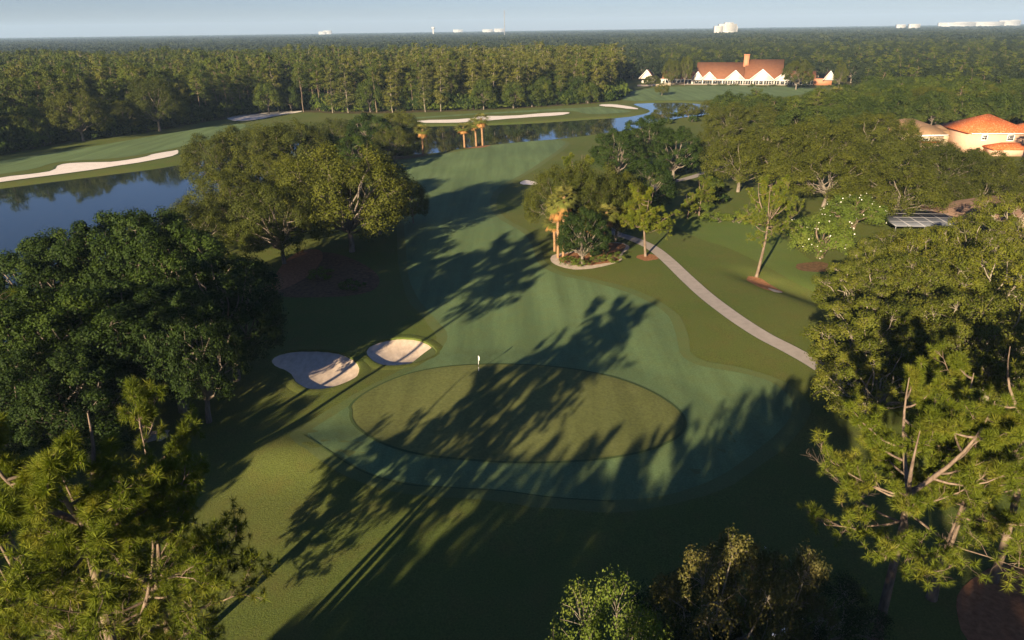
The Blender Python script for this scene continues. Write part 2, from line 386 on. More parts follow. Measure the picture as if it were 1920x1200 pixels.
def sheet(name, P, m, step, off, zf=None):
    return tag(fill(P, step, off, zf).build(name, m, smooth=True), kind='structure')
def strip(name, P, m, w_in, w_out, off, closed=True, kind='structure'):
    P = np.asarray(P, float)
    T = np.roll(P, -1, 0) - np.roll(P, 1, 0) if closed else np.gradient(P, axis=0)
    T /= np.linalg.norm(T, axis=1)[:, None]; N = np.stack([-T[:, 1], T[:, 0]], 1)
    k = len(P); A = P + N * w_in; B = P - N * w_out
    V = np.concatenate([A, B]); Zz = height(V[:, 0], V[:, 1]) + off
    rng = range(k if closed else k - 1)
    Fs = np.array([(i_, (i_ + 1) % k, k + (i_ + 1) % k, k + i_) for i_ in rng])
    return tag(MB().grid(np.column_stack([V, Zz]), Fs[:, ::-1]).build(name, m, smooth=True), kind=kind)
_T = np.roll(lp, -1, 0) - np.roll(lp, 1, 0); _T /= np.linalg.norm(_T, axis=1)[:, None]; _N = np.stack([_T[:, 1], -_T[:, 0]], 1)
_s = 1 if (sdist(LAKE, *(lp[:1] + _N[:1] * .5).T) < 0)[0] else -1
sheet('lake_water', lp + _N * _s * 1.6, wm, 12.0, 0, lambda x, y: np.full(np.shape(x), WATER_Z))
def grow(P, d):
    T = np.roll(P, -1, 0) - np.roll(P, 1, 0); T /= np.linalg.norm(T, axis=1)[:, None] + 1e-9; N = np.stack([T[:, 1], -T[:, 0]], 1)
    if sdist(P, *(P[:1] + N[:1] * .3).T)[0] > 0: N = -N
    return P + N * d
sheet('intermediate_rough', rough_poly(grow(FAIR, 1.6), .12, 4), M_semi, 1.8, .03)
sheet('fairway', rough_poly(FAIR, .06, 8), M_fair, 1.6, .05)
GREEN = GREEN + np.stack([.25 * np.sin(np.arange(len(GREEN)) * .31), .22 * np.sin(np.arange(len(GREEN)) * .23 + 1)], 1)
sheet('putting_green', GREEN, M_green, 1.2, .075)
strip('apron_edge', catmull(GP([(573, 829), (610, 861), (680, 893), (760, 913), (850, 919), (940, 924), (1040, 936), (1150, 943)])), M_edge, .10, .08, .065, closed=False)
strip('green_shadow_line', GREEN, M_edge, .12, .20, .10)  # dark ring paints the shadow line along the edge of the green
def bunker(P, name):
    # grass lip: rises gently to the edge, then drops to the sand
    c_ = P.mean(0); T = np.roll(P, -1, 0) - np.roll(P, 1, 0); T /= np.linalg.norm(T, axis=1)[:, None]; N = np.stack([T[:, 1], -T[:, 0]], 1)
    if ((P[0] + N[0] - c_) ** 2).sum() < ((P[0] - c_) ** 2).sum(): N = -N
    wob = rough_poly(np.zeros((len(P), 2)), .5, 3)[:, 0] * .12
    prof = [(1.6, -.04), (1.3, .03), (.6, .05), (.10, .10), (-.03, .05), (-.05, -.6)]
    V = []; k = len(P)
    for r_, z_ in prof:
        q = P + N * (r_ + (wob[:, None] if r_ < .5 else 0)); V.append(np.column_stack([q, height(q[:, 0], q[:, 1]) + z_]))
    Fs = [(a_ * k + i_, a_ * k + (i_ + 1) % k, (a_ + 1) * k + (i_ + 1) % k, (a_ + 1) * k + i_) for a_ in range(len(prof) - 1) for i_ in range(k)]
    tag(MB().grid(np.concatenate(V), np.array(Fs)).build(name + '_lip', [gm], smooth=True), kind='structure')
    o = fill(P + N * .02, .5, 0, lambda x, y: height(x, y) + bowl(P, x, y, .45)).build(name, M_sand, smooth=True)
    return tag(o, kind='structure')
bunker(BK1, 'sand_bunker'); bunker(BK2, 'sand_bunker')
# far bunkers, flat beds of pale sand with ragged lips
for q, (pp, mm) in enumerate([
    ([(-120, 352), (0, 333), (60, 327), (95, 321), (108, 310), (140, 305), (200, 306), (230, 303), (268, 297), (290, 290), (320, 285), (343, 281), (336, 293), (300, 301), (230, 312), (150, 322), (80, 332), (0, 343), (-120, 362)], M_sandw),
    ([(418, 223), (438, 217), (480, 213), (520, 210), (570, 207), (566, 211), (520, 217), (486, 225), (440, 228)], M_sandw),
    ([(780, 226), (880, 223), (893, 218), (960, 217), (1010, 213), (1060, 210), (1076, 212), (1050, 217), (980, 221), (900, 228), (850, 231), (780, 231)], M_sandw),
    ([(1118, 196), (1150, 195), (1180, 199), (1204, 205), (1180, 205), (1150, 201), (1130, 200)], M_sandw),
    ([(970, 345), (985, 338), (1003, 340), (1012, 348), (985, 348)], M_sandw)]):
    P = smooth_poly(GP(pp), 1)
    P = rough_poly(P, .35, q, 3.0)
    sheet('sand_bunker', P, mm, 3.0 if q < 4 else 1.2, .09)
    strip('bunker_edge', P, M_edge, .25 if q < 4 else .1, .6 if q < 4 else .25, .12)
sheet('far_fairway', smooth_poly(GP([(-200, 335), (0, 301), (150, 279), (300, 253), (420, 233), (470, 232), (440, 250), (340, 276), (300, 284), (230, 298), (150, 301), (100, 304), (60, 321), (-200, 352)]), 2), M_fair, 5, .05)
sheet('far_fairway', smooth_poly(GP([(700, 226), (820, 217), (1000, 206), (1150, 199), (1165, 194), (1115, 195), (1130, 202), (1190, 208), (1170, 212), (1100, 215), (1075, 207), (1000, 210), (890, 215), (780, 223)]), 2), M_fair, 5, .05)
sheet('clubhouse_lawn', smooth_poly(GP([(1165, 180), (1200, 166), (1300, 161), (1400, 160), (1560, 166), (1480, 182), (1380, 189), (1240, 188), (1170, 190)]), 2), M_fair, 6, .05)
sheet('lawn', smooth_poly(GP([(1250, 410), (1330, 400), (1440, 425), (1530, 495), (1560, 520), (1570, 560), (1500, 535), (1440, 500), (1370, 465), (1300, 445)]), 2), M_lawn, 1.5, .04)
# planting beds
def bed(pp, m, step=1.0, seed=0, off=.06, amp=.12): sheet('planting_bed', rough_poly(smooth_poly(GP(pp), 2), amp, seed), m, step, off)
isl = [(1030, 482), (1040, 474), (1080, 470), (1130, 455), (1165, 452), (1185, 462), (1165, 478), (1168, 490), (1140, 499), (1090, 507), (1055, 503), (1034, 493)]
bed(isl, M_pale, 1.0, 1, .05)
bed([(1046, 480), (1090, 470), (1130, 456), (1163, 454), (1180, 462), (1160, 478), (1164, 488), (1140, 495), (1095, 499), (1060, 496), (1048, 488)], M_mulch, 1.0, 2, .09)
bed([(1190, 481), (1205, 476), (1228, 478), (1238, 484), (1225, 489), (1205, 489)], M_mulch, 1, 3)
bed([(1397, 514), (1415, 512), (1440, 522), (1462, 535), (1467, 545), (1450, 548), (1425, 540), (1405, 526)], M_mulch, 1, 4)
bed([(1436, 536), (1467, 540), (1469, 548), (1450, 550)], M_pale, 1, 14, .09, .05)
bed([(480, 545), (530, 520), (560, 480), (620, 470), (700, 500), (716, 530), (690, 549), (620, 557), (540, 558)], M_mulchd, 1.5, 5)
bed([(500, 552), (525, 500), (560, 470), (610, 468), (600, 500), (560, 530)], M_mulch, 1.5, 15, .09)
bed([(1488, 500), (1500, 492), (1545, 490), (1570, 505), (1540, 512), (1500, 508)], M_mulchd, 1, 6)
bed([(855, 274), (870, 269), (915, 270), (921, 274), (900, 279), (865, 279)], M_mulch, 1.5, 7)
bed([(670, 296), (700, 286), (780, 283), (806, 289), (790, 294), (720, 299)], M_mulchd, 2, 8)
bed([(1820, 1075), (1900, 1050), (2050, 1100), (2050, 1260), (1850, 1240), (1780, 1150)], M_mulch, .8, 9)
bed([(240, 822), (290, 806), (325, 812), (300, 832), (255, 838)], M_pale, .8, 10, .06, .25)
# cart path
PATH = catmull(GP([(1370, 300), (1335, 318), (1290, 335), (1230, 350), (1170, 385), (1135, 415), (1150, 433), (1185, 446), (1220, 463), (1252, 488), (1290, 524), (1330, 561), (1380, 600), (1430, 632), (1480, 657), (1530, 684), (1570, 712), (1640, 770)]))
strip('cart_path', PATH, M_path, 1.3, 1.3, .07, closed=False)
strip('path_edge', PATH + 0, M_edge, 1.42, 1.42, .055, closed=False)

# ---------------------------------------------------------------- trees
def unit(v): return v / (np.linalg.norm(v, axis=-1, keepdims=True) + 1e-9)
def leafquads(C, Nn, size, rng, aspect=.78):
    """C centres, Nn normals -> little leaf faces"""
    n = len(C); Nn = unit(Nn + rng.normal(0, .45, (n, 3)))
    t = unit(np.cross(Nn, rng.normal(0, 1, (n, 3)))); b_ = np.cross(Nn, t)
    s = size * rng.uniform(.6, 1.25, (n, 1))
    q = np.stack([C - t * s * .5, C + b_ * s * aspect * .5 + Nn * s * .08, C + t * s * .5, C - b_ * s * aspect * .5 + Nn * s * .08], 1)
    return q.reshape(-1, 3)
def bent(p0, p1, rng, k=4, sag=.12):
    p0 = np.array(p0, float); p1 = np.array(p1, float); L = np.linalg.norm(p1 - p0); t = np.linspace(0, 1, k + 1)[:, None]
    off = rng.normal(0, 1, (k + 1, 3)) * L * sag * .35 * np.sin(t * math.pi); up_ = np.array([[0, 0, 1.]]) * L * sag * np.sin(t * math.pi)
    return p0 + (p1 - p0) * t + off + up_ * .4
def broadleaf(seed, H=16, R=9, th=3.5, nl=16, npf=26, nlf=40, leaf=.28, lobe=.40, flatn=.8, twig=.5, low=.25, dense=1.0, tr=.45, gap=.15, flowers=0, stems=1, skirt=0):
    """domed crown made of lobes > puffs > leaves, with limbs; returns (wood MB, leaf verts)"""
    rng = np.random.RandomState(seed); wood = MB(); L = []; FL = []
    zb = low * H
    forks = []
    for s_ in range(stems):
        a0 = rng.uniform(0, 6.28); top = np.array([math.cos(a0) * .6 * (stems > 1), math.sin(a0) * .6 * (stems > 1), th]) + rng.normal(0, .25, 3) * [1, 1, .3]
        base = np.array([math.cos(a0) * .3 * (stems > 1), math.sin(a0) * .3 * (stems > 1), -.3])
        P = bent(base, top, rng, 4, .03); wood.tube(P, np.linspace(tr * 1.25, tr * .85, 5) * (1 if stems == 1 else .6), 8); forks.append(top)
    zm = zb + (H - zb) * .42; av = (H - zm); bv = (zm - zb) * .9
    for i_ in range(nl):
        u = (i_ + .5) / nl; ang = i_ * 2.39996 + rng.uniform(-.3, .3); zz = 1 - 1.5 * u ** .9; zz = max(-.6, zz)
        rl = R * lobe * rng.uniform(.75, 1.22); hr = math.sqrt(max(0, 1 - zz * zz)) ** .85; k_ = rng.uniform(.86, 1.1)
        c = np.array([math.cos(ang) * hr * (R - rl * .75) * k_, math.sin(ang) * hr * (R - rl * .75) * k_, zm + (zz * (av - rl * flatn * .9) if zz > 0 else zz * bv) * rng.uniform(.85, 1.05)])
        f0 = forks[i_ % len(forks)]
        P = bent(f0 * [1, 1, rng.uniform(.8, 1.0)], c, rng, 5, .18)
        wood.tube(P, np.linspace(tr * .5, tr * .14, 6), 5)
        lobes = [(c, rl)]
        for c2, r2 in lobes:
            d = unit(rng.normal(0, 1, (npf, 3))); d[:, 2] = np.where(d[:, 2] < -.55, -d[:, 2] * .5, d[:, 2])
            outw = unit(c2 - np.array([0, 0, zm])); d = unit(d + outw * .45)
            keep = rng.uniform(0, 1, npf) > gap; d = d[keep]
            pc = c2 + d * r2 * rng.uniform(.62, 1.05, (len(d), 1)) * [1, 1, flatn]
            pr = r2 * rng.uniform(.26, .46, len(d))
            for p, q, dd in zip(pc, pr, d):
                n = int(nlf * dense * rng.uniform(.6, 1.3))
                e_ = unit(rng.normal(0, 1, (n, 3))); rr = q * rng.uniform(.35, 1.12, (n, 1)) ** .8
                C = p + e_ * rr * [1, 1, .9]
                L.append(leafquads(C, e_ * .7 + dd * .5 + [0, 0, .35], leaf, rng))
                if rng.rand() < twig:
                    wood.tube(bent(c2 - dd * r2 * .1, p + dd * q * .5, rng, 3, .15), [tr * .10, tr * .075, tr * .05, tr * .02], 3)
                if flowers and rng.rand() < flowers:
                    FL.append(p + dd * q * 1.0)
    if skirt:
        pass
    out = MB()
    out.bulkq(np.concatenate(L), 4, 0)
    if FL:
        for p in FL:
            n = 5; C = p + rng.normal(0, .05, (n, 3)); out.bulkq(leafquads(C, rng.normal(0, 1, (n, 3)) + [0, -.5, .8], .17, rng, .9), 4, 1)
    return wood, out
def tufts(P, D, n, ln, wd, rng, spread=1.0):
    """needle tufts: P positions, D twig directions"""
    m = len(P)
    d = unit(D[:, None, :] * .55 + unit(rng.normal(0, 1, (m, n, 3))) * spread)
    l = ln * rng.uniform(.65, 1.1, (m, n, 1))
    side = unit(np.cross(d, rng.normal(0, 1, (m, n, 3)))) * wd * .5
    b_ = P[:, None, :] + d * .04
    return np.stack([b_ - side, b_ + side, b_ + d * l], 2).reshape(-1, 3)
def pine(seed, H=20, R=6, crown=.45, nlimb=16, ntw=9, needles=34, ln=.34, wd=.03, tr=.34, leaders=2, bare=.1, up=.45, sub=5, dead=3):
    rng = np.random.RandomState(seed); wood = MB(); TP = []; TD = []
    lean = rng.normal(0, .25, 2)
    def pt(z): t = z / H; return np.array([lean[0] * t * 2 + .25 * math.sin(t * 5 + seed), lean[1] * t * 2 + .2 * math.cos(t * 4 + seed * 2) - .2, z])
    zf = H * (crown + .12) if leaders > 1 else H
    zs = np.linspace(-.3, zf, 9); P = np.array([pt(z) for z in zs]); rr = np.interp(zs, [-.3, .4, zf], [tr * 1.35, tr, tr * (.55 if leaders > 1 else .1)])
    wood.tube(P, rr, 9)
    axes = []
    if leaders > 1:
        f0 = P[-1]; a0 = rng.uniform(0, 6.28)
        for k in range(leaders):
            an = a0 + k * 6.283 / leaders + rng.normal(0, .25); rd = R * rng.uniform(.28, .5); top = f0 + [math.cos(an) * rd, math.sin(an) * rd, (H - zf) * rng.uniform(.82, 1.0)]
            Q = bent(f0, top, rng, 6, .0); Q[:, 0:2] += np.sin(np.linspace(0, math.pi, 7))[:, None] * np.array([math.cos(an), math.sin(an)]) * rd * .25
            wood.tube(Q, np.linspace(tr * .5, tr * .08, 7), 6); axes.append(Q)
    else:
        zs = np.linspace(H * crown, H, 7); axes.append(np.array([pt(z) for z in zs]))
    low = np.array([pt(z) for z in np.linspace(H * crown, zf, 5)])
    for k in range(nlimb):
        if leaders > 1 and k % 3 == 0: Q = low
        else: Q = axes[k % len(axes)]
        t = ((k // max(1, len(axes))) + rng.rand()) / max(1, math.ceil(nlimb / len(axes))); t = min(.98, max(.02, t)); f = t * (len(Q) - 1); i0 = int(f); p = Q[i0] + (Q[min(i0 + 1, len(Q) - 1)] - Q[i0]) * (f - i0)
        an = k * 2.39996 + rng.normal(0, .3); hz = (p[2] - H * crown) / (H * (1 - crown))
        Lm = R * (1.0 - .62 * hz ** 1.4) * rng.uniform(.65, 1.05) * (.75 if len(axes) > 1 and Q is not low else 1)
        dirh = np.array([math.cos(an), math.sin(an), 0]); cpt = p[:2]
        if np.linalg.norm(cpt) > .5 and Q is not low: dirh = unit(dirh + np.append(cpt / np.linalg.norm(cpt), 0) * .5)
        rise = rng.uniform(-.05, up) + hz * .35
        n = 6; s_ = np.linspace(0, 1, n); LP = p + dirh * (s_[:, None] * Lm) + np.array([0, 0, 1]) * (Lm * (rise * s_ ** 1.5 - .08 * np.sin(s_ * 3.1)))[:, None] + rng.normal(0, .05, (n, 3)) * Lm * .5 * s_[:, None]
        wood.tube(LP, np.linspace(tr * .27, tr * .06, n), 5)
        isdead = k < dead
        for q in range(ntw):
            tt = rng.uniform(.28, 1.0) if q else 1.0; f = tt * (n - 1); i0 = min(n - 2, int(f)); sp = LP[i0] + (LP[i0 + 1] - LP[i0]) * (f - i0)
            dd = unit(unit(LP[i0 + 1] - LP[i0]) * .6 + rng.normal(0, .55, 3) + [0, 0, .25]); tl = Lm * rng.uniform(.16, .34)
            ep = sp + dd * tl; TPb = bent(sp, ep, rng, 3, .15); wood.tube(TPb, [tr * .07, tr * .055, tr * .04, tr * .022], 4)
            for w_ in range(sub):
                f3 = rng.uniform(.25, 1) if w_ else 1.0; s3 = sp + (ep - sp) * f3; d3 = unit(dd * .7 + rng.normal(0, .6, 3) + [0, 0, .3]); e3 = s3 + d3 * tl * rng.uniform(.25, .55)
                wood.tube(bent(s3, e3, rng, 2, .2), [tr * .035, tr * .027, tr * .015], 3)
                if not isdead and rng.rand() > bare: TP += [e3]; TD += [d3]
                if not isdead and rng.rand() > .5: TP += [s3 * .4 + e3 * .6]; TD += [d3]
    V = tufts(np.array(TP), np.array(TD), needles, ln, wd, rng)
    return wood, MB().bulkq(V, 3, 0)
def forest_tree(seed, H=24, R=4.5, c0=.45, npf=40, nlf=60, leaf=.6, tr=.28, taper=.5, layer=False):
    """tall woodland tree: bare pole and a ragged column of foliage puffs"""
    rng = np.random.RandomState(seed); wood = MB(); L = []
    lean = rng.normal(0, .5, 2); zs = np.linspace(-.3, H * .95, 6); P = np.column_stack([lean[0] * (zs / H) ** 2 * 2 + rng.normal(0, .12, 6), lean[1] * (zs / H) ** 2 * 2, zs])
    wood.tube(P, np.linspace(tr, tr * .2, 6), 6)
    for k in range(npf):
        t = rng.uniform(0, 1) ** .85; z = H * (c0 + (1 - c0) * t) * .97; r = R * (1 - taper * t) * (.55 + .45 * math.sin(min(1, t * 2.5 + .2) * 1.57)) * rng.uniform(.15, 1.0) ** .6
        an = k * 2.39996 + rng.normal(0, .5); ax = np.array([np.interp(z, zs, P[:, 0]), np.interp(z, zs, P[:, 1]), z]); c = ax + [math.cos(an) * r, math.sin(an) * r, 0]
        q = R * rng.uniform(.22, .42) * (1.1 - .3 * t); wood.tube(bent(ax - [0, 0, q * .6], c, rng, 2, .1), [tr * .3, tr * .2, tr * .07], 4)
        n = int(nlf * rng.uniform(.6, 1.3)); e_ = unit(rng.normal(0, 1, (n, 3))); C = c + e_ * q * rng.uniform(.4, 1.15, (n, 1)) * [1, 1, .7]
        L.append(leafquads(C, e_ * .7 + [0, 0, .4] + np.array([math.cos(an), math.sin(an), 0]) * .4, leaf, rng, .7))
    return wood, MB().bulkq(np.concatenate(L), 4, 0)
def palm(seed, H=9, skirt=1.0, nf=34, R=1.9, tr=.2, boots=True):
    rng = np.random.RandomState(seed); wood = MB(); zs = np.linspace(-.2, H, 9); bend = rng.normal(0, .35, 2)
    P = np.column_stack([bend[0] * (zs / H) ** 2, bend[1] * (zs / H) ** 2, zs]); wood.tube(P, tr * (1 + .18 * np.abs(np.sin(np.arange(9) * 2.1))), 9)
    top = P[-1]
    def frond(d, L0, fan, droop):
        V = []; side = unit(np.cross(d, [0, 0, 1.]) + 1e-4); upv = np.cross(side, d); st = top + d * .15; hub = st + d * L0 * .5 - np.array([0, 0, droop * L0 * .2])
        ps = side * .03; V.append([st - ps, st + ps, hub + ps * .5]);
        for k in range(15):
            an = (k / 14 - .5) * fan; dd = unit(d * math.cos(an) + side * math.sin(an) - np.array([0, 0, droop * (.4 + .3 * abs(an))])); L = L0 * (.75 - .12 * abs(an)) * rng.uniform(.85, 1.1)
            w_ = np.cross(dd, upv) * .055 * (1 if L0 < 3 else 1.3); mid = hub + dd * L * .55; tip = hub + dd * L - np.array([0, 0, L * .28 * (droop + .35)])
            V.append([hub, mid - w_, mid + w_]); V.append([mid - w_, tip, mid + w_])
        return np.array(V).reshape(-1, 3)
    live = MB(); dead = MB(); Ls = []; Ds = []
    for k in range(nf):
        an = k * 2.39996; el = math.asin(max(-.55, 1 - 1.55 * (k + .5) / nf)); d = np.array([math.cos(an) * math.cos(el), math.sin(an) * math.cos(el), math.sin(el)]); Ls.append(frond(d, R * rng.uniform(.85, 1.1), 2.4, .25 + .5 * (1 - k / nf) * 0 + .3 * (k / nf)))
    for k in range(int(26 * skirt)):
        an = k * 2.39996 + 1; el = -rng.uniform(.75, 1.35); d = np.array([math.cos(an) * math.cos(el), math.sin(an) * math.cos(el), math.sin(el)]); Ds.append(frond(d, R * rng.uniform(.75, 1.05), 1.1, .8))
    live.bulkq(np.concatenate(Ls), 3)
    if Ds: dead.bulkq(np.concatenate(Ds), 3)
    return wood, live, (dead if Ds else None)
PROTO = {}
def reg(key, name, wood, crown, wm_, cm, H, R, extra=None):
    PROTO.setdefault(key, []).append(dict(name=name, wood=wood.mesh('trunk', wm_, True), crown=crown.mesh('crown', cm), H=H, R=R, extra=extra))

def stand(key, idx, x, y, H, R, label, cat='tree', group=None, rz=None, name=None, z=None):
    p = PROTO[key][idx % len(PROTO[key])]
    rz = rz if rz is not None else (x * 7.13 + y * 3.7) % 6.283
    o = empty(name or p['name'], (x, y, ground_z(x, y) if z is None else z), rz, label, cat, group)
    k = R / p['R']; o.scale = (k, k, H / p['H'])
    t = bpy.data.objects.new('trunk', p['wood']); link(t, o)
    c = bpy.data.objects.new('crown', p['crown']); link(c, o)
    if p['extra']: link(bpy.data.objects.new(p['extra'][0], p['extra'][1]), o)
    return o
def at_top(key, idx, px, py, H, R, label, **kw):
    R *= {'oak': 1.2, 'dark': 1.1, 'scrub': 1.1}.get(key, 1.0)
    x, y = G(px, py, H * (1.08 if 'pine' in key else (.90 if key == 'oak' else .93))); return stand(key, idx, x, y, H, R, label, **kw)
def at_base(key, idx, px, py, H, R, label, **kw):
    x, y = G(px, py); return stand(key, idx, x, y, H, R, label, **kw)

for s_ in range(6):
    wd_, lf = broadleaf(10 + s_, 17, 9.5, 3.5, 26 + s_ % 3, 24, 78, .27, .31, 1.0, .2, .08, gap=.16, tr=.4); reg('oak', 'live_oak', wd_, lf, M_bark, L_oak, 17, 9.5)
for s_ in range(3):
    wd_, lf = broadleaf(30 + s_, 18, 8, 3.5, 30, 22, 72, .28, .28, .95, .12, .10, gap=.18); reg('dark', 'laurel_oak', wd_, lf, M_bark, L_dark, 18, 8)
for s_ in range(4):
    wd_, lf = broadleaf(50 + s_, 14, 7.5, 3, 30, 20, 60, .26, .26, .85, .9, .1, gap=.25, tr=.34); reg('scrub', 'scrub_oak', wd_, lf, M_barkl, L_scrub, 14, 7.5)
for s_ in range(2):
    wd_, lf = broadleaf(60 + s_, 7, 5, 1.0, 15, 22, 60, .20, .36, .9, .2, .12, gap=.02, flowers=.10, stems=3); reg('magnolia', 'crape_myrtle', wd_, lf, M_barkp, [L_bright, M_flower], 7, 5)
for s_ in range(3):
    wd_, lf = broadleaf(70 + s_, 14, 5.5, 3.5, 19, 28, 52, .18, .34, .95, .7, .15, gap=.15, flowers=.02 if s_ == 1 else 0, tr=.3)
    reg('near', 'broadleaf_tree', wd_, lf, M_barkl, [(L_bright, L_brown, L_dark)[s_], M_flower], 14, 5.5)
for s_ in range(4):
    wd_, lf = pine(80 + s_, 20, 6.5, .40, 30, 10, 30, .46, .040, .36, 3, .06, .4, 6, 2); reg('pine', 'slash_pine', wd_, lf, M_barkp, L_pine, 20, 6.5)
for s_ in range(3):
    wd_, lf = pine(90 + s_, 14, 4.5, .36, 28, 10, 16, .42, .075, .24, 3, .0, .45, 5, 0); reg('pine_small', 'slash_pine', wd_, lf, M_barkp, L_pine, 14, 4.5)
wd_, lf = pine(102, 20, 6.5, .52, 26, 10, 30, .46, .040, .34, 3, .08, .45, 6, 1); reg('pine_open', 'slash_pine', wd_, lf, M_barkp, L_pine, 20, 6.5)
wd_, lf = pine(98, 27, 5.5, .66, 30, 10, 30, .46, .040, .36, 3, .06, .4, 6, 0); reg('pine_top', 'slash_pine', wd_, lf, M_barkp, L_pine, 27, 5.5)
wd_, lf = pine(97, 17, 5.5, .45, 28, 9, 14, .40, .07, .30, 4, .05, .7, 5, 2); reg('pine_sparse', 'slash_pine', wd_, lf, M_barkp, L_pine, 17, 5.5)
for s_ in range(5):
    wd_, lf = broadleaf(110 + s_, 14, 7, 3.5, 16, 20, 44, .42, .38, 1.0, .04, .06, gap=.05, tr=.3); reg('foak', 'woodland_oak', wd_, lf, M_bark, L_for, 14, 7)
for s_ in range(4):
    wd_, lf = forest_tree(120 + s_, 24, 4.6, .54, 40, 54, .5, .24); reg('fpine', 'woodland_pine', wd_, lf, M_barkp, L_for, 24, 4.6)
for s_ in range(5):
    wd_, lf = forest_tree(130 + s_, 24, 3.9, .16, 66, 50, .55, .2, .5); reg('fcyp', 'bald_cypress', wd_, lf, M_barkl, L_cyp, 24, 3.9)
for s_ in range(3):
    wd_, lf, dd_ = palm(140 + s_, 9, [1, .6, 1.1][s_]); reg('palm', 'sabal_palm', wd_, lf, M_palmb, L_palm, 9, 1.9, ('dead_fronds', dd_.mesh('dead_fronds', L_dead)))
for s_ in range(2):
    wd_, lf = broadleaf(150 + s_, 2.2, 1.8, .3, 9, 10, 22, .16, .42, .8, .3, .05, tr=.06, gap=0, stems=2); reg('shrub', 'shrub', wd_, lf, M_bark, L_bright, 2.2, 1.8)

exec(compile('''PLACEHOLDER = 1''', 'x', 'exec')) if False else None
# ---- trees of the left clump
LC = [
 (0, 640, 285, 21.5, 10.0, 'big oak with a thick trunk on the mulch bed left of the fairway'),
 (1, 512, 352, 16, 6.5, 'pale olive oak left of the big trunked oak, branches down to the grass'),
 (2, 425, 330, 15, 7.0, 'olive oak at the lake end of the left clump'),
 (3, 395, 250, 17, 8.0, 'wide domed oak overhanging the lake, leftmost of the left clump'),
 (4, 470, 245, 17, 8.5, 'broad olive oak behind the domed oak at the lake'),
 (5, 545, 235, 18, 8.0, 'olive oak in the middle of the back of the left clump'),
 (2, 560, 300, 16, 7.0, 'lighter oak just behind the big trunked oak'),
 (1, 480, 300, 15, 7.0, 'olive oak between the domed lake oak and the pale olive oak'),
 (4, 700, 305, 17, 6.5, 'oak at the right shoulder of the big trunked oak'),
 (5, 360, 385, 12, 6.0, 'low oak leaning over the lake edge in the left clump'),
]
for q, px, py, H, R, lb in LC: at_top('oak', q, px, py, H, R, lb)
for k, (q, px, py, H, R, lb) in enumerate([
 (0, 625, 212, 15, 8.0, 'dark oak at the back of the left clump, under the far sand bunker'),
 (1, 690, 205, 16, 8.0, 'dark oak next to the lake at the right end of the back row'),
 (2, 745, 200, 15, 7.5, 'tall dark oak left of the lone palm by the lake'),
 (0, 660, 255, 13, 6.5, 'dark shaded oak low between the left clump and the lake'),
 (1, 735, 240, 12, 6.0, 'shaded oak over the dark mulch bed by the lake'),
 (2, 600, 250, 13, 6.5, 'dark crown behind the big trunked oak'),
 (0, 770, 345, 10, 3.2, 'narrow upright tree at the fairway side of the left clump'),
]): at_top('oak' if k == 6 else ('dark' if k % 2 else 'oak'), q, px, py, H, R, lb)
# ---- dark mass by the lake, near left
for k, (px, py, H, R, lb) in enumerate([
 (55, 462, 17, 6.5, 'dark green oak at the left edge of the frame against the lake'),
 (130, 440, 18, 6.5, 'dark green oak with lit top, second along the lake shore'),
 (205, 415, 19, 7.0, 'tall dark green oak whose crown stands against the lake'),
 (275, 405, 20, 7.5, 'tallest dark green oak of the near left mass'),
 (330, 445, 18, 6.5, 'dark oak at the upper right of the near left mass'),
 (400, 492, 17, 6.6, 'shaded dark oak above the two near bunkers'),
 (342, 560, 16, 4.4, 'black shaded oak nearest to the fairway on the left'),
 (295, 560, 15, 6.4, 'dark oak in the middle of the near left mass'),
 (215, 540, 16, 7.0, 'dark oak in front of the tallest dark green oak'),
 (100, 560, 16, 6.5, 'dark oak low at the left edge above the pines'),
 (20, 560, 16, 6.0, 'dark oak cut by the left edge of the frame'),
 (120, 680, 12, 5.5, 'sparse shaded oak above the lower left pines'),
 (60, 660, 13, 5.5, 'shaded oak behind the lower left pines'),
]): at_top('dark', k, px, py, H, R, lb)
# ---- lower left pines
for q, px, py, H, R, lb in [
 (2, 30, 905, 17, 5.5, 'slash pine low on the left edge of the frame'),
 (3, 150, 925, 18, 5.2, 'forked slash pine in the bottom left corner, second from the edge'),
 (0, 250, 1050, 9, 3.8, 'slash pine furthest right of the lower left group'),
]: at_top('pine', q, px, py, H, R, lb)
# ---- right pines and near bottom trees
x, y = G(1695, 1010, 9.5); stand('pine_open', 0, x, y, 20, 6.6, 'large slash pine with a thick straight trunk, lower right', rz=2.0)
x, y = G(1850, 1085); stand('pine_open', 0, x, y, 20.5, 6.0, 'slash pine with a pale lit trunk behind the large one', rz=.6)
at_top('pine', 0, 1905, 640, 20, 6.0, 'slash pine at the right edge of the frame, top of the right group')
at_top('near', 0, 1150, 1140, 15.5, 3.5, 'bright green rounded tree at the bottom edge of the frame')
at_top('near', 1, 1375, 1040, 15, 4.0, 'brownish magnolia with bare twigs left of the large pine')
at_top('near', 1, 1470, 1035, 14, 3.2, 'brownish magnolia crown touching the large pine')
at_top('near', 2, 1290, 1120, 10, 3.6, 'shaded leafy tree between the green tree and the magnolia')
at_top('near', 2, 1560, 1100, 8, 3.4, 'dark shaded tree under the large slash pine')
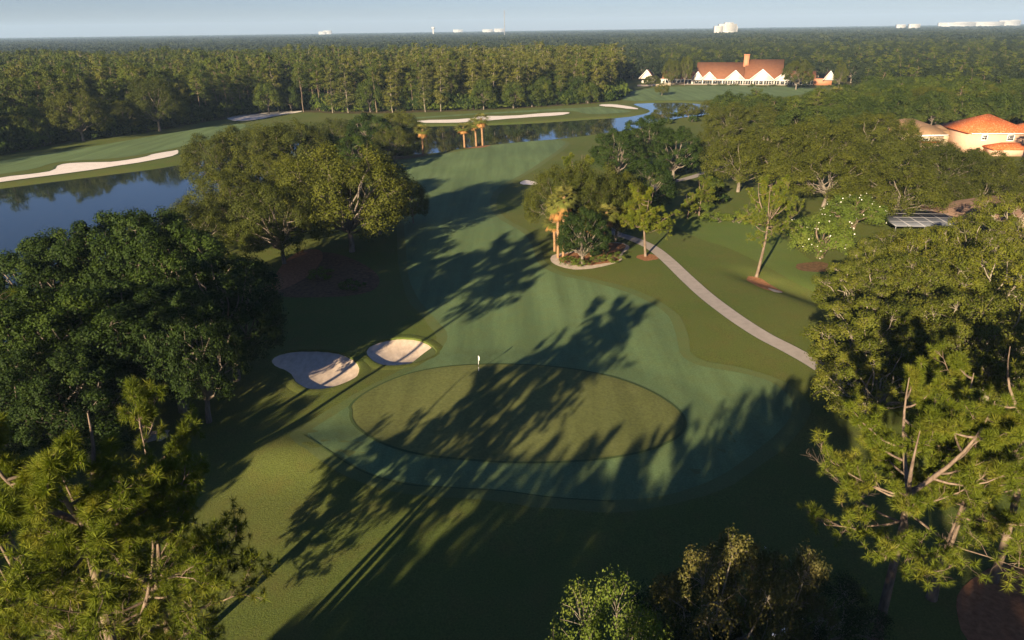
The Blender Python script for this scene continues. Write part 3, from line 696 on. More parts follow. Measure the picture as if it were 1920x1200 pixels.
# ---- right hand scrub oaks
for k, (px, py, H, R, lb) in enumerate([
 (1700, 436, 9, 5.0, 'scrub oak pressed against the pool enclosure'),
 (1765, 430, 9, 4.6, 'scrub oak at the middle of the pool enclosure front'),
 (1655, 458, 10, 5.0, 'scrub oak just below the screened pool roof'),
 (1738, 445, 12, 5.6, 'scrub oak in front of the screened pool roof'),
 (1842, 414, 12, 6.0, 'scrub oak in front of the brown roof'),
 (1910, 370, 13, 6.5, 'scrub oak at the right edge beside the brown roof'),
 (1628, 500, 11, 6.0, 'scrub oak beside the bright lawn, right of the crape myrtle'),
 (1705, 490, 12, 6.5, 'scrub oak in the middle of the right thicket'),
 (1780, 480, 13, 6.5, 'scrub oak with pale bare twigs in the right thicket'),
 (1880, 470, 14, 7.0, 'large scrub oak with pale branches at the right edge'),
 (1645, 572, 12, 6.0, 'scrub oak overhanging the end of the cart path'),
 (1735, 575, 12, 6.0, 'scrub oak above the dark gap in the right thicket'),
 (1800, 570, 13, 6.0, 'scrub oak right of the dark gap'),
 (1900, 570, 14, 6.0, 'scrub oak above the right hand pines'),
 (1655, 655, 10, 5.0, 'low scrub oak hiding the cart path end'),
]): at_top('scrub', k, px, py, H, R, lb)
# ---- clump in the middle with the palms
for k, (key, q, px, py, H, R, lb) in enumerate([
 ('dark', 0, 1215, 222, 16, 7.0, 'dark green oak on top of the central clump'),
 ('dark', 1, 1270, 245, 15, 6.5, 'dark oak at the right end of the central clump'),
 ('dark', 2, 1160, 245, 15, 6.5, 'dark oak at the left of the top of the central clump'),
 ('pine_small', 0, 1085, 272, 14, 4.6, 'pine with a rounded crown at the upper left of the central clump'),
 ('dark', 1, 1215, 300, 14, 6.0, 'shaded oak in the centre of the central clump'),
 ('oak', 3, 1045, 320, 15, 5.5, 'olive oak leaning over the fairway from the central clump'),
 ('oak', 0, 1110, 310, 17, 6.5, 'large olive oak with pale branches behind the palms'),
 ('oak', 4, 1160, 335, 14, 5.0, 'olive oak at the right of the palm bed'),
 ('dark', 2, 1095, 395, 11, 4.2, 'leafy dark tree growing among the palms on the island bed'),
]): at_top(key, q, px, py, H, R, lb)
for q, px, py, H, lb in [(0, 1046, 483, 10.5, 'palm with long golden skirt, left on the island bed'), (2, 1056, 486, 12, 'tallest palm of the island bed with hanging fronds'),
                         (1, 1108, 481, 7, 'palm half hidden in leaves, middle of the island bed'), (2, 1132, 479, 8.5, 'palm with bright orange dead fronds, right on the island bed'),
                         (0, 1092, 476, 8, 'palm hidden behind the leafy tree on the island bed'), (1, 1040, 470, 6.0, 'short palm leaning over the fairway side of the island bed'),
                         (2, 793, 284, 9, 'lone palm on the dark bed by the lake'), (0, 871, 273, 8, 'left palm of the three in front of the lake'), (1, 893, 271, 9, 'middle palm of the three in front of the lake'),
                         (2, 905, 273, 10, 'tallest palm of the three in front of the lake'),
                         (1, 487, 210, 8, 'palm at the foot of the far wood, left of the pair'), (0, 524, 207, 9, 'round palm at the foot of the far wood by the sand'),
                         (1, 1559, 222, 12, 'slim palm with a golden trunk above the right oaks'), (0, 1588, 218, 10, 'slim palm with a pale trunk above the right oaks'),
                         (1, 1785, 236, 8, 'yellowish palm between the tan roof and the orange roof'), (0, 1925, 300, 8, 'palm at the right edge beside the orange roofed house')]:
    r = 2.2 if py > 400 or px > 1700 else 3.2
    at_base('palm', q, px, py, H, r, lb, cat='palm')
# ---- single trees on the right
at_base('oak', 3, 1098, 468, 15.5, 5.2, 'olive oak rising behind the leafy tree on the island bed')
at_base('pine_small', 1, 1210, 481, 13.8, 4.9, 'young pine beside the cart path on its own mulch ring')
at_base('pine_sparse', 0, 1420, 514, 17.5, 5.0, 'tall thin leafed pine on the lawn with a straight trunk')
at_base('pine_small', 2, 1312, 402, 9.5, 3.0, 'small bright pine above the flowering shrubs')
at_base('pine_small', 0, 1290, 408, 6, 2.2, 'shorter pine left of the small bright pine')
at_base('magnolia', 0, 1535, 482, 8.0, 6.0, 'rounded crape myrtle with white flowers at the lawn edge')
at_top('magnolia', 1, 1605, 372, 7.5, 6.0, 'bright green flowering crape myrtle behind the rounded one')
at_top('magnolia', 1, 1310, 372, 3.5, 3.4, 'low white flowering shrub near the cart path')
for px, py, H, R, lb in [(1340, 415, 2.2, 3, 'pale green shrub at the top of the lawn'), (1385, 418, 2.6, 3.2, 'olive shrub in the hedge line of the lawn'), (1430, 412, 3, 3.5, 'shrub under the thin leafed pine'),
                         (1065, 497, 1.6, 1.8, 'golden palmetto shrub on the pale rim of the island'), (1090, 499, 1.5, 1.7, 'low shrub at the front of the island bed'), (1148, 490, 1.7, 2.2, 'grey green shrub at the right tip of the island bed'),
                         (1120, 492, 1.2, 1.4, 'small shrub between the palm trunks on the island bed'), (600, 520, 1.8, 2.4, 'shrub beside the big oak trunk'), (660, 538, 1.4, 2.2, 'low shrub at the front of the big oak bed')]:
    at_base('shrub', int(px), px, py, H, R, lb, cat='shrub')
# ---- big oaks right of centre
for k, (px, py, H, R, lb) in enumerate([
 (1395, 262, 15, 8.0, 'spreading oak left in the long row of big oaks'),
 (1460, 245, 17, 9.0, 'broad oak with its pale trunk showing over the lawn'),
 (1540, 235, 18, 9.5, 'widest olive oak in the long row of big oaks'),
 (1625, 220, 18, 9.0, 'tall oak left of the tan roofed house'),
 (1670, 275, 15, 8.5, 'olive oak below the tan roofed house'),
 (1560, 290, 14, 8.5, 'lower oak in front of the widest olive oak'),
 (1742, 262, 12, 7.0, 'oak in front of the tan roofed house'),
 (1668, 222, 16, 7.5, 'olive oak at the left corner of the tan roofed house'),
 (1785, 280, 12, 7.5, 'brighter oak below the orange roofed house'),
 (1850, 286, 11, 6.0, 'brighter oak in front of the pink wall'),
 (1700, 325, 12, 7.5, 'oak above the screened pool roof'),
 (1920, 300, 12, 7.0, 'brighter oak at the right edge below the palm'),
 (1850, 335, 10, 6.5, 'low bright oak above the brown roof'),
 (1370, 195, 15, 7.5, 'mixed green oak right of the lake end'),
 (1440, 200, 14, 7.5, 'oak over the clubhouse lawn corner'),
 (1345, 240, 12, 5.0, 'oak beside the lake end, left of the spreading oak'),
 (1630, 180, 14, 8.0, 'bright green oak behind the slim palms'),
 (1745, 165, 16, 8.0, 'bright spiky oak behind the tan roof'),
]): at_top('oak', k, px, py, H, R, lb)
for k, (px, py, H, R, lb) in enumerate([(1700, 226, 14, 7, 'oak directly behind the ridge of the tan roof'), (1775, 226, 13, 6, 'oak behind the gap between the two houses'), (1835, 222, 15, 7, 'oak behind the peak of the orange roof'),
    (1895, 226, 13, 7, 'bright oak behind the right slope of the orange roof'), (1950, 232, 14, 7, 'oak at the right edge behind the houses')]): at_base('oak', k, px, py, H, R, lb)
for k, (px, py, H, R, lb) in enumerate([(1240, 228, 7, 5, 'low tree added for the dark water reflection, near bank of the lake end'), (1290, 222, 7, 5, 'low tree added for the dark water reflection, right of the central clump'), (1330, 218, 8, 5, 'tree added for the dark water reflection, right tip of the lake')]): at_base('oak', k, px, py, H, R, lb)  # added trees, standing in for the dark reflection on the lake end
# ---- trees around the clubhouse
for k, (px, py, H, R, lb) in enumerate([(1492, 168, 20, 10, 'large spreading oak in front of the clubhouse right wing'), (1257, 161, 19, 6.5, 'oak in front of the clubhouse left wing'),
    (1283, 160, 21, 5, 'tall oak beside the clubhouse terrace'), (1572, 166, 17, 4.5, 'thin oak at the right end of the clubhouse'), (1222, 162, 8, 6, 'small round tree by the left gable of the clubhouse'),
    (1241, 179, 7.5, 4.5, 'small tree alone on the clubhouse lawn')]):
    at_base('oak', k + 1, px, py, H, R, lb)
# two moss hung oaks at the edge of the left wood
at_base('oak', 1, 157, 265, 21, 12, 'spreading oak with a leaning trunk at the edge of the left wood')
at_base('oak', 4, 300, 246, 23, 12, 'moss hung oak standing out from the left wood')
at_base('oak', 2, 240, 250, 14, 7, 'smaller oak left of the moss hung oak')
# ---- trees whose shadows reach into the view (they stand just below and behind the camera)
def PS(p, q): return (.891 * p + .454 * q, -.454 * p + .891 * q)     # across / along the sun's direction
at_top('pine', 0, 178, 745, 22.5, 5.8, 'tall slash pine reaching right over the dark shade, lower left'); at_top('pine_top', 0, 45, 712, 25, 5.4, 'slash pine with a broad high top at the left edge, lower left')
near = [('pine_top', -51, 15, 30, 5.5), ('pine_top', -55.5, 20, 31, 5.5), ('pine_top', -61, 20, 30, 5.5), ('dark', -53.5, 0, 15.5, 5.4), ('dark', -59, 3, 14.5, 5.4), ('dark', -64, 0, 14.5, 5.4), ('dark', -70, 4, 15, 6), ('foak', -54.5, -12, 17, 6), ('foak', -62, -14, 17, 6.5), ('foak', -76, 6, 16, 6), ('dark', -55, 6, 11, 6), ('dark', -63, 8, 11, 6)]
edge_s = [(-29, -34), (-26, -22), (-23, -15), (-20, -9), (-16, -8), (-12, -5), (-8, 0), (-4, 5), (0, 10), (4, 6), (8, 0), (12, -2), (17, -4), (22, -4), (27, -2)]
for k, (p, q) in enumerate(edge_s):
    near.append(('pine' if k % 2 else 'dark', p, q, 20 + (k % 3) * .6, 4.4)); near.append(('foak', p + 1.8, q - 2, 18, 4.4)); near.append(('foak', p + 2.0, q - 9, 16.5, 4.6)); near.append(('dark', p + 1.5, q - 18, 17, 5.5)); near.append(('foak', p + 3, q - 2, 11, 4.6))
for k, (key, p, q, H, R) in enumerate(near):
    x, y = PS(p, q); stand(key, k, x, y, H, R, f'{dict(pine="slender pine", pine_top="very tall high crowned pine", dark="dense dark oak", foak="rounded oak")[key]} standing close below and behind the camera, {["left", "middle", "right"][int(p > -30) + int(p > -5)]} of its row', group='trees close below the camera')

for k in range(24):
    y = 30 + (k % 12) * 12.5; x = .78 * (.92 * y + 17) + 9 + (k // 12) * 13 + (k * 37 % 7)
    stand(('scrub', 'oak', 'pine')[k % 3], k, x, y, 13 + k % 4 + (4 if k % 3 == 2 else 0), 6.2, f'{("scrub oak", "olive oak", "slash pine")[k % 3]} beyond the right thicket, outside the frame', group='trees right of the frame')
# ---------------------------------------------------------------- woodland
def jitter(x0, x1, y0, y1, st, seed):
    r = np.random.RandomState(seed); gx, gy = np.meshgrid(np.arange(x0, x1, st), np.arange(y0, y1, st)); gx = gx.ravel() + r.uniform(-.42, .42, gx.size) * st; gy = gy.ravel() + r.uniform(-.42, .42, gy.size) * st
    return gx, gy, r
def in_view(x, y, m=14): return (np.abs(x) < y * .80 + np.where(x < 0, 70, m))
gx, gy, r = jitter(-520, 560, 150, 720, 8.2, 3)
ok = in_view(gx, gy)
for P in CLEAR: ok &= sdist(P, gx, gy) < -2.0
for qx, qy, qr in ((157, 262, 13), (300, 243, 13), (240, 250, 6)):
    mx, my = G(qx, qy); ok &= np.hypot(gx - mx, gy - my) > qr
ok &= ~((gy < 185) & (gx < 100)); ok &= ~((gx < 60) & (gy < 285) & (gx > -150))
gx, gy = gx[ok], gy[ok]
tall = (gx < 95) & ~((gx > 10) & (gy < 420))
d2 = np.hypot(gx, gy)
order = np.argsort(d2); gx, gy, tall, d2 = gx[order], gy[order], tall[order], d2[order]
cnt = {'fpine': 0, 'fcyp': 0, 'foak': 0}
stuffpts = []
for x, y, tl, dd in zip(gx, gy, tall, d2):
    u = r.rand()
    if tl:
        left = x < -95
        key = ('fpine' if u < .72 else ('foak' if u < .9 else 'fcyp')) if left else ('fcyp' if u < .62 else ('fpine' if u < .85 else 'foak'))
        H = r.uniform(19, 28) + 3.0 * math.sin(x / 19) * math.sin(y / 27 + 1) if key != 'foak' else r.uniform(11, 17); R = r.uniform(4.2, 5.6) if key != 'foak' else r.uniform(5.5, 7.5)
    else:
        key = 'foak' if u < .88 else 'fpine'; H = r.uniform(10.5, 15) if key == 'foak' else r.uniform(14, 18); R = r.uniform(5.8, 8.2) if key == 'foak' else 4.5
    if cnt[key] < (290 if key == 'foak' else 240) and dd < 560:
        cnt[key] += 1
        pxl = 960 + FPX * x / (y * .92 + 15); ed = -float(np.max(sdist(CLEAR[1], np.array([x]), np.array([y]))))
        rank = 'front rank' if ed < 12 else ('second rank' if ed < 28 else 'deep ranks')
        size = {'foak': ('low', 'middling', 'high')[int(H > 12.5) + int(H > 14.5)]}.get(key, ('shorter', 'tall', 'tallest')[int(H > 23) + int(H > 26)])
        form = ('narrow', 'full')[int(R > (6.8 if key == 'foak' else 4.9))]
        marks = [(60, 'at the left end above the long bunker'), (200, 'behind the spreading leaning oak'), (330, 'behind the moss hung oak'), (430, 'left of the far double bunker'), (580, 'above the far double bunker'), (720, 'above the left oak clump'), (860, 'left of the three lake palms'),
                 (960, 'above the three lake palms'), (1080, 'above the long far bunker'), (1180, 'next to the clubhouse lawn'), (1320, 'behind the left wing of the clubhouse'), (1480, 'behind the clubhouse chimney'), (1600, 'right of the clubhouse'), (1700, 'above the slim palms'), (1800, 'behind the tan roof'), (9999, 'behind the orange roof')]
        where = next(t_ for lim, t_ in marks if pxl < lim); kd = {'foak': 'rounded oak', 'fpine': 'bare trunked pine', 'fcyp': 'yellowish cypress'}[key]
        lb = f'{size} {form} {kd}, {rank}, wood {where}'
        g_ = {'foak': 'oaks', 'fpine': 'pines', 'fcyp': 'cypresses'}[key] + ' of the wood ' + where
        stand(key, cnt[key], x, y, H, R, lb, group=g_, z=0)
    else: stuffpts.append((x, y, H, R, key))
print('individual', cnt, 'stuff', len(stuffpts))
# undergrowth line along the wood edges
SRC = []
def src(me, name):
    o = bpy.data.objects.new(name, me); SRC.append(o); return o
def join_mesh(p):
    """trunk + crown in one light mesh for the stuff objects"""
    return p['crown'], p['wood']
def scatter(name, pts, meshes, label=None):
    """ONE object: points carry position, rotation, scale, pick; geometry nodes stands a tree on each"""
    n = len(pts); me = bpy.data.meshes.new(name); me.vertices.add(n)
    A = np.array([(p[0], p[1], p[2]) for p in pts], np.float32); me.vertices.foreach_set('co', A.ravel())
    for nm, ty, arr in (('scl', 'FLOAT_VECTOR', np.array([(p[3], p[3], p[4]) for p in pts], np.float32)), ('rotz', 'FLOAT_VECTOR', np.array([(0, 0, p[5]) for p in pts], np.float32))):
        a_ = me.attributes.new(nm, ty, 'POINT'); a_.data.foreach_set('vector', arr.ravel())
    a_ = me.attributes.new('pick', 'INT', 'POINT'); a_.data.foreach_set('value', np.array([p[6] for p in pts], np.int32))
    o = bpy.data.objects.new(name, me); link(o)
    ng = bpy.data.node_groups.new(name, 'GeometryNodeTree')
    ng.interface.new_socket('Geometry', in_out='INPUT', socket_type='NodeSocketGeometry'); ng.interface.new_socket('Geometry', in_out='OUTPUT', socket_type='NodeSocketGeometry')
    gi = ng.nodes.new('NodeGroupInput'); gout = ng.nodes.new('NodeGroupOutput'); g2i = ng.nodes.new('GeometryNodeGeometryToInstance')
    iop = ng.nodes.new('GeometryNodeInstanceOnPoints'); iop.inputs['Pick Instance'].default_value = True
    for k, m_ in enumerate(reversed(meshes)):
        ob = src(m_, name + '_source'); oi = ng.nodes.new('GeometryNodeObjectInfo'); oi.inputs[0].default_value = ob; oi.inputs['As Instance'].default_value = True
        ng.links.new(oi.outputs['Geometry'], g2i.inputs[0])
    def na(nm, ty):
        x_ = ng.nodes.new('GeometryNodeInputNamedAttribute'); x_.data_type = ty; x_.inputs[0].default_value = nm; return x_.outputs[0]
    ng.links.new(gi.outputs[0], iop.inputs['Points']); 
    # several sources -> join
    ji = ng.nodes.new('GeometryNodeJoinGeometry'); ng.nodes.remove(g2i)
    for nd in [x_ for x_ in ng.nodes if x_.bl_idname == 'GeometryNodeObjectInfo']: ng.links.new(nd.outputs['Geometry'], ji.inputs[0])
    ng.links.new(ji.outputs[0], iop.inputs['Instance'])
    ng.links.new(na('pick', 'INT'), iop.inputs['Instance Index']); ng.links.new(na('scl', 'FLOAT_VECTOR'), iop.inputs['Scale'])
    ng.links.new(na('rotz', 'FLOAT_VECTOR'), iop.inputs['Rotation']); ng.links.new(iop.outputs[0], gout.inputs[0])
    md = o.modifiers.new('scatter', 'NODES'); md.node_group = ng
    return tag(o, label, kind='stuff')
def both(wd_, lf, wm_, cm, name):
    m_ = MB(); base = 0
    for src_, mi in ((lf, 0), (wd_, 1)):
        for V in src_.v: m_.v.append(V)
        for f in src_.f: m_.f.append((f[0] + base,)); m_.m.append(mi)
        base += src_.n; m_.n = base
    return m_.mesh(name, [cm, wm_])
fm = {}
fm['foak'] = [both(*broadleaf(210 + k, 14, 7, 3.5, 12, 10, 24, .75, .40, 1.0, 0, .1, gap=.05), M_bark, L_far, 'wood_oak') for k in range(4)]
fm['fpine'] = [both(*forest_tree(220 + k, 24, 4.6, .45, 30, 26, .8, .26), M_barkp, L_for, 'wood_pine') for k in range(3)]
fm['fcyp'] = [both(*forest_tree(230 + k, 24, 3.9, .3, 34, 26, .8, .26), M_barkl, L_cyp, 'wood_cypress') for k in range(3)]
dims = {'foak': (14, 7), 'fpine': (24, 4.6), 'fcyp': (24, 3.9)}
allm = fm['foak'] + fm['fpine'] + fm['fcyp']; offs = {'foak': (0, 4), 'fpine': (4, 3), 'fcyp': (7, 3)}
pts = [(x, y, 0, R / dims[k][1], H / dims[k][0], r.uniform(0, 6.28), offs[k][0] + r.randint(offs[k][1])) for x, y, H, R, k in stuffpts]
# extend to 1.1 km with the same trees, 9.5 m apart
gx, gy, r = jitter(-1000, 1000, 720, 1150, 10.0, 8); ok = in_view(gx, gy)
for x, y in zip(gx[ok], gy[ok]):
    k = ('foak' if r.rand() < .6 else 'fpine'); H = r.uniform(11, 19); R = r.uniform(5.5, 8) if k == 'foak' else 5
    pts.append((x, y, 0, R / dims[k][1], H / dims[k][0], r.uniform(0, 6.28), offs[k][0] + r.randint(offs[k][1])))
scatter('woodland', pts, allm)
# far forest: patches of canopy 90 m across
def patch(seed):
    rng = np.random.RandomState(seed); out = MB(); L = []
    gx, gy = np.meshgrid(np.arange(-45, 45, 11.), np.arange(-45, 45, 11.))
    for x, y in zip(gx.ravel() + rng.uniform(-4, 4, gx.size), gy.ravel() + rng.uniform(-4, 4, gx.size)):
        H = rng.uniform(10, 17) + 3 * (rng.rand() < .1); R = rng.uniform(5, 8.5); n = 75
        e_ = unit(rng.normal(0, 1, (n, 3))); e_[:, 2] = np.abs(e_[:, 2]) * 1.1 - .15
        C = np.array([x, y, H - R * .8]) + e_ * R * rng.uniform(.7, 1.08, (n, 1)) * [1, 1, .8]; L.append(leafquads(C, e_ + [0, 0, .3], 3.0, rng, .8))
        out.tube([(x, y, 0), (x, y, H - R)], [.4, .25], 4, 1)
    out.bulkq(np.concatenate(L), 4); return out.mesh('forest_patch', [L_far, M_bark])
pm = [patch(300 + k) for k in range(5)]
pts = []; r = np.random.RandomState(9); y = 1195.
while y < 10500:
    st = 84. if y < 5000 else 170.; k_ = st / 84
    for x in np.arange(-y * .86 - 100, y * .86 + 100, st): pts.append((x + r.uniform(-8, 8), y + r.uniform(-8, 8), 0, k_, 1.0 * r.uniform(.85, 1.15), r.randint(4) * 1.5708 + r.uniform(-.1, .1), r.randint(5)))
    y += st
print('patches', len(pts))
scatter('distant_forest', pts, pm)
# undergrowth
um = [both(*broadleaf(240 + k, 4, 3.2, .5, 8, 8, 26, .42, .45, .8, 0, .05, gap=0, tr=.08), M_bark, (L_dark, L_for, L_bright)[k], 'bush') for k in range(3)]
pts = []; r = np.random.RandomState(12)
edge = catmull(GP([(-120, 305), (0, 287), (100, 269), (200, 256), (300, 242), (400, 224), (560, 205), (640, 210), (800, 208), (900, 205), (1000, 200), (1100, 193), (1150, 188), (1165, 172)]), 30)
for p in edge:
    for q in range(3): pts.append((p[0] + r.normal(0, 2.0) - 1, p[1] + r.uniform(1, 12), 0, r.uniform(.7, 1.7), r.uniform(.7, 2.4), r.uniform(0, 6.28), r.choice([0, 0, 0, 1, 2])))
for px, py in [(700, 284), (720, 282), (740, 281), (690, 288), (668, 292), (760, 283), (640, 298), (1330, 340), (1345, 360), (1320, 375), (1260, 350), (1240, 330), (1300, 310), (1280, 320), (1240, 224), (1270, 219), (1300, 217), (1330, 216), (1345, 212), (1255, 232), (1300, 228)]:  # lake end points: bushes added in place of the dark water reflection
    x, y = G(px, py)
    for q in range(3): pts.append((x + r.normal(0, 2), y + r.normal(0, 2), 0, r.uniform(.5, .9), r.uniform(.4, .8), r.uniform(0, 6.28), r.choice([0, 1])))
for px, py in [(1200, 158), (1330, 160), (1380, 160), (1420, 162), (1460, 161), (1540, 162), (1490, 162)]:
    x, y = G(px, py)
    for q in range(3): pts.append((x + r.normal(0, 5), y - 6 + r.normal(0, 1), 0, .6, .35, r.uniform(0, 6.28), 1))
scatter('undergrowth', pts, um)

# ---------------------------------------------------------------- buildings
def gable(mb, x0, x1, y0, y1, z0, z1, axis_='x', over=.6, th=.25, mat=0):
    """pitched roof slabs; ridge along axis"""
    if axis_ == 'x':
        ym = (y0 + y1) / 2; s = (z1 - z0) / (ym - y0); e0 = z0 - over * s
        prof = [(y0 - over, e0), (ym, z1), (y1 + over, e0)]
        V = [(x, p[0], p[1]) for x in (x0 - over, x1 + over) for p in prof] + [(x, p[0], p[1] + th) for x in (x0 - over, x1 + over) for p in prof]
    else:
        xm = (x0 + x1) / 2; s = (z1 - z0) / (xm - x0); e0 = z0 - over * s
        prof = [(x0 - over, e0), (xm, z1), (x1 + over, e0)]
        V = [(p[0], y, p[1]) for y in (y0 - over, y1 + over) for p in prof] + [(p[0], y, p[1] + th) for y in (y0 - over, y1 + over) for p in prof]
    F_ = [(0, 1, 4, 3), (1, 2, 5, 4), (6, 9, 10, 7), (7, 10, 11, 8), (0, 3, 9, 6), (2, 8, 11, 5), (0, 6, 7, 1), (1, 7, 8, 2), (3, 4, 10, 9), (4, 5, 11, 10)]
    mb.add(V, F_, mat)
def hip(mb, x0, x1, y0, y1, z0, z1, over=.6, th=.2, mat=0, rx=None):
    x0 -= over; x1 += over; y0 -= over; y1 += over; w_ = min(x1 - x0, y1 - y0) / 2
    if x1 - x0 >= y1 - y0: a_, b_ = (x0 + w_, (y0 + y1) / 2), (x1 - w_, (y0 + y1) / 2)
    else: a_, b_ = ((x0 + x1) / 2, y0 + w_), ((x0 + x1) / 2, y1 - w_)
    V = [(x0, y0, z0), (x1, y0, z0), (x1, y1, z0), (x0, y1, z0), (x0, y0, z0 + th), (x1, y0, z0 + th), (x1, y1, z0 + th), (x0, y1, z0 + th), (*a_, z1), (*b_, z1)]
    if x1 - x0 >= y1 - y0: T = [(4, 5, 9, 8), (5, 6, 9), (6, 7, 8, 9), (7, 4, 8)]
    else: T = [(4, 5, 8), (5, 6, 9, 8), (6, 7, 9), (7, 4, 8, 9)]
    mb.add(V, [(0, 3, 2, 1), (0, 1, 5, 4), (1, 2, 6, 5), (2, 3, 7, 6), (3, 0, 4, 7)] + T, mat)
def window(parent, x, y, z, w_, h, frame=.12, rows=2, cols=2, depth=.08, name='window', nx_=0):
    """window in a wall facing -Y; frame part with pane sub-part"""
    f = MB(); f.box((x - w_ / 2 - frame, y - depth, z), (x - w_ / 2, y + .02, z + h)); f.box((x + w_ / 2, y - depth, z), (x + w_ / 2 + frame, y + .02, z + h))
    f.box((x - w_ / 2 - frame, y - depth, z + h), (x + w_ / 2 + frame, y + .02, z + h + frame)); f.box((x - w_ / 2 - frame, y - depth - .04, z - frame), (x + w_ / 2 + frame, y + .02, z))
    for k in range(1, cols): xx = x - w_ / 2 + w_ * k / cols; f.box((xx - .035, y - depth + .01, z), (xx + .035, y - .03, z + h))
    for k in range(1, rows): zz = z + h * k / rows; f.box((x - w_ / 2, y - depth + .013, zz - .03), (x + w_ / 2, y - .033, zz + .03))
    fo = f.build(name, M_alu, parent); MB().box((x - w_ / 2, y - .03, z), (x + w_ / 2, y - .005, z + h)).build('pane', M_glass, fo); return fo
# clubhouse: local x runs along the front, faces the camera
c0 = G(1205, 157); c1 = G(1565, 161); ang = math.atan2(c1[1] - c0[1], c1[0] - c0[0]); LEN = math.hypot(c1[0] - c0[0], c1[1] - c0[1])
club = empty('clubhouse', (c0[0], c0[1], 0), ang, 'long white clubhouse with russet roofs, white gables and a chimney beyond the lawn', 'clubhouse')
K = LEN / 360.0                      # metres per picture pixel along the front
def cx_(px): return (px - 1205) * K
wb = MB(); rb = MB(); br = MB()
Ht = 3.6
wb.box((cx_(1303), 3, 0), (cx_(1500), 22, Ht)); wb.box((cx_(1200), 6, 0), (cx_(1225), 22, Ht)); wb.box((cx_(1240), 8, 0), (cx_(1303), 20, Ht)); wb.box((cx_(1500), 5, 0), (cx_(1528), 20, Ht))
br.box((cx_(1528), 4, 0), (cx_(1560), 20, Ht + .6))
gable(rb, cx_(1308), cx_(1398), 4, 34, Ht, 14.6, 'x'); gable(rb, cx_(1398) + 1.4, cx_(1470), 4, 36, Ht + .004, 16.6, 'x'); gable(rb, cx_(1470) + 1.4, cx_(1530), 5, 24, Ht + .01, 9, 'x'); gable(rb, cx_(1242), cx_(1306), 8, 22, Ht, 8, 'x')
# fronting gables
def front_gable(xc, w_, zt, y0=0, dp=14, z0=Ht):
    x0, x1 = xc - w_ / 2, xc + w_ / 2
    wb.add([(x0, y0 + .4, z0), (x1, y0 + .4, z0), (xc, y0 + .4, zt), (x0, y0 + .7, z0), (x1, y0 + .7, z0), (xc, y0 + .7, zt)], [(0, 1, 2), (5, 4, 3), (0, 2, 5, 3), (1, 4, 5, 2), (0, 3, 4, 1)])
    gable(rb, x0, x1, y0, y0 + dp, z0 + .1, zt + .1, 'y', .5)
    t = MB(); s = .35
    for sg in (-1, 1): t.add([(xc + sg * (w_ / 2 + .6), y0 - .62, z0 - .15), (xc + sg * (w_ / 2 + .6), y0 - .62, z0 + .35), (xc, y0 - .62, zt + .75), (xc, y0 - .62, zt + .2), (xc + sg * (w_ / 2 + .6), y0 - .5, z0 - .15), (xc + sg * (w_ / 2 + .6), y0 - .5, z0 + .35), (xc, y0 - .5, zt + .75), (xc, y0 - .5, zt + .2)], [(0, 1, 2, 3), (7, 6, 5, 4), (0, 3, 7, 4), (1, 5, 6, 2)])
    t.build('gable_trim', M_alu, club)
for px_, wp, zt in [(1313, 20, 8.6), (1335, 26, 8.4), (1384, 34, 9.6), (1434, 42, 10.4), (1475, 34, 8.8), (1212, 27, 9.6)]: front_gable(cx_(px_), wp * K, zt)
front_gable(cx_(1555), 20 * K, 9.4, 2)
wb.build('wall', M_white, club); rb.build('roof', M_rshing, club); br.build('brick_wall', M_brick, club)
ch = MB(); ch.box((cx_(1396), 15, 8), (cx_(1406), 20, 20)); ch.box((cx_(1396) - .3, 14.7, 20), (cx_(1406) + .3, 20.3, 20.6)); ch.build('chimney', M_brick, club)
# verandah: dark openings between white posts
ver = MB(); ver.box((cx_(1303), .2, Ht - .7), (cx_(1500), .6, Ht + .05)); ver.box((cx_(1240), 1.2, Ht - .6), (cx_(1303), 1.6, Ht)); ver.build('verandah_beam', M_white, club)
MB().box((cx_(1303), -.4, 0), (cx_(1500), 3, .25)).build('verandah_floor', M_path, club)
for k in range(42):
    x = cx_(1304) + k * (cx_(1500) - cx_(1304)) / 41; w_ = .35 if k % 4 else .7
    if k % 4 == 0 or 1365 < 1205 + x / K < 1500: MB().box((x - w_ / 2, .25, .25), (x + w_ / 2, .55, Ht - .7)).build('column', M_white, club)
for k in range(9):
    x = cx_(1242) + k * (cx_(1302) - cx_(1242)) / 8; MB().box((x - .3, 1.2, 0), (x + .3, 1.6, Ht - .6)).build('column', M_white, club)
for k in range(26):
    x = cx_(1307) + (k + .5) * (cx_(1498) - cx_(1307)) / 26; MB().box((x - 1.3, 2.9, .4), (x + 1.3, 2.98, 2.9)).build('window', M_glass, club)
for k in range(8):
    x = cx_(1245) + (k + .5) * (cx_(1300) - cx_(1245)) / 8; MB().box((x - 1.2, 7.9, .4), (x + 1.2, 7.98, 2.9)).build('window', M_glass, club)
for k in range(4): x = cx_(1506) + k * 2.6; MB().box((x - 1., 4.9, .5), (x + 1., 4.98, 3)).build('window', M_glass, club)
for px_ in (1208, 1216): MB().box((cx_(px_) - 1.2, 5.9, .4), (cx_(px_) + 1.2, 5.98, 3)).build('window', M_glass, club)
for px_ in (1433, 1472): 
    d_ = MB(); d_.box((cx_(px_) - 1.6, .0, .25), (cx_(px_) + 1.6, .22, 3.2)); do = d_.build('door', M_white, club); MB().box((cx_(px_) - 1.2, -.05, .5), (cx_(px_) + 1.2, -.01, 2.8)).build('pane', M_glass, do)
